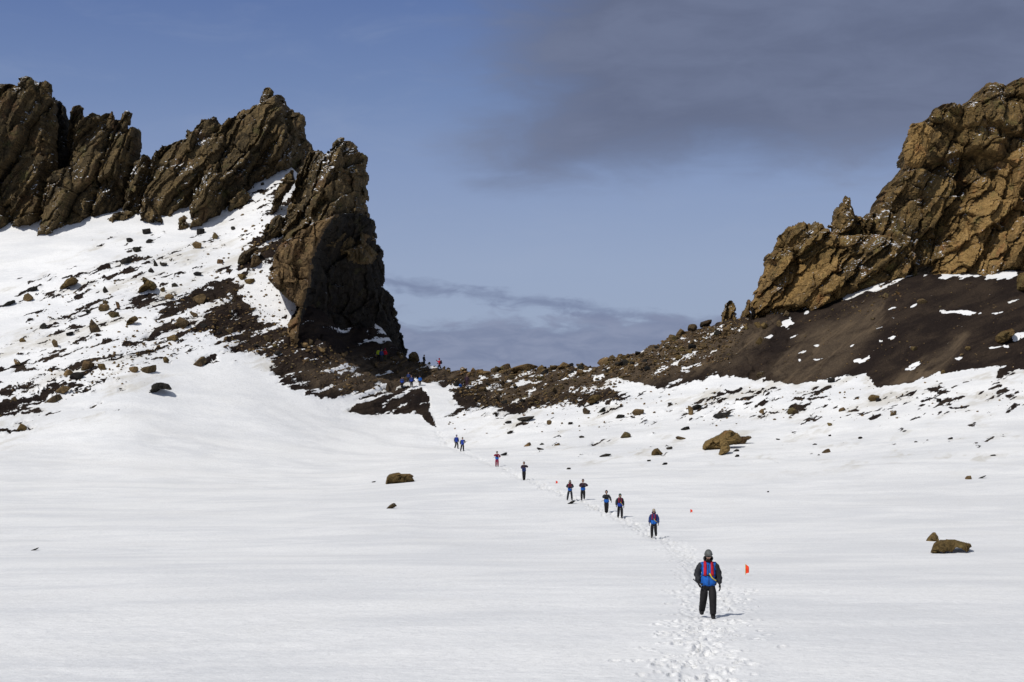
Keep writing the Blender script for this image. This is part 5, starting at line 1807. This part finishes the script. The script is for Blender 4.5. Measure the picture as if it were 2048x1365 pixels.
make_person(770, 722, 25, 'person in a red jacket and olive trousers at the foot of the left buttress', top='red', low='red', pants='olive', hat='hood', hatc='crimson', vest=None, group=GP, yaw=160)
make_person(848, 731, 22, 'person all in black standing on the skyline left of the red one with a backpack', top='black', low='charcoal', hat='hood', hatc='black', vest=None, group=GP, yaw=60, D=284)
make_person(879, 729, 25, 'person in a red jacket with a black backpack striding on the skyline, arm raised', top='red', low='red', pants='charcoal', hat='hood', hatc='crimson', vest=None, pack='black', group=GP,
            yaw=-88, D=284, pose=dict(kR=(0.10, -0.22, 0.52), aR=(0.10, -0.20, 0.1), kL=(-0.1, 0.1, 0.5), aL=(-0.1, 0.34, 0.14), eL=(-0.24, -0.18, 1.28), wL=(-0.16, -0.40, 1.44), eR=(0.24, -0.02, 1.17), wR=(0.22, -0.22, 1.05)))
make_person(804, 777, 23, 'person in blue coming down the gully, leftmost of the four on the dark soil', top='navy', low='royal', hat='hood', hatc='charcoal', vest=None, group=GP)
make_person(817, 765, 20, 'person in dark blue in the gully, farthest back of the group of four', top='navy', low='navy', hat='hood', hatc='black', vest=None, group=GP)
make_person(823, 775, 24, 'person in a purplish blue jacket amid the four in the gully', top='navy', low='royal', hat='hood', hatc='plum', vest=None, group=GP, pose=WALK_B)
make_person(840, 772, 20, 'person in a bright blue jacket, rightmost of the four in the gully', top='blue', low='blue', hat='hood', hatc='charcoal', vest=None, group=GP, pose=WALK_A)
make_person(921, 780, 17, 'person bending down in a bright blue jacket among the saddle rocks', top='blue', low='blue', hat='hood', hatc='charcoal', vest=None, group=GP,
            pose=dict(lean=0.9, pel=0.72, kL=(-0.15, -0.22, 0.46), kR=(0.15, -0.22, 0.46), tilt=30))
make_person(934, 775, 26, 'tall person in dark plum standing behind the bending one in bright blue', top='plum', low='plum', pants='plum', hat='hood', hatc='plum', vest=None, group=GP)


# ------------------------------------------------------------------ marker flags
def flag(px, py, hpx, label, wide=0.36):
    g = ray_ground(px, py)
    mpp = g.y / F
    h = hpx * mpp
    root = bpy.data.objects.new('marker_flag', None)
    COL.objects.link(root)
    root.location = g
    root['label'] = label
    root['category'] = 'flag'
    root['group'] = 'orange red trail markers'
    link('pole', tube('pole', [(0, 0, -0.15), (0, 0, h * 0.5), (0, 0, h)], 0.006 * max(1, g.y / 60), C['yellow'] if hpx > 10 else C['red']), root)
    nx, nz = 8, 10
    V, Q = [], []
    for i in range(nx + 1):
        for j in range(nz + 1):
            u, v = i / nx, j / nz
            zt = h * (1.0 - 0.24 * u ** 1.2)
            zb = h * (0.14 + 0.10 * u)
            V.append((u * wide * h * 0.95, 0.02 * math.sin(u * 7) * h + 0.01 * math.sin(v * 9), zb + (zt - zb) * v))
    k = nz + 1
    for i in range(nx):
        for j in range(nz):
            Q.append((i * k + j, (i + 1) * k + j, (i + 1) * k + j + 1, i * k + j + 1))
    n = len(V)
    V2 = V + [(x, y + 0.004, z) for x, y, z in V]
    Q2 = Q + [tuple(q_ + n for q_ in reversed(q)) for q in Q]
    me_ = bpy.data.meshes.new('cloth')
    me_.from_pydata(V2, [], Q2)
    me_.materials.append(C['flag'])
    link('cloth', me_, root)


flag(1491, 1151, 22, 'nearest orange red marker flag, standing right of the nearest walker', 0.34)
flag(1381, 1026, 7, 'small far marker flag alone on the snow, up the slope from the nearest flag', 0.6)
flag(1112, 968, 6, 'tiny farthest marker flag beside the trail, left of the walkers side by side', 0.6)
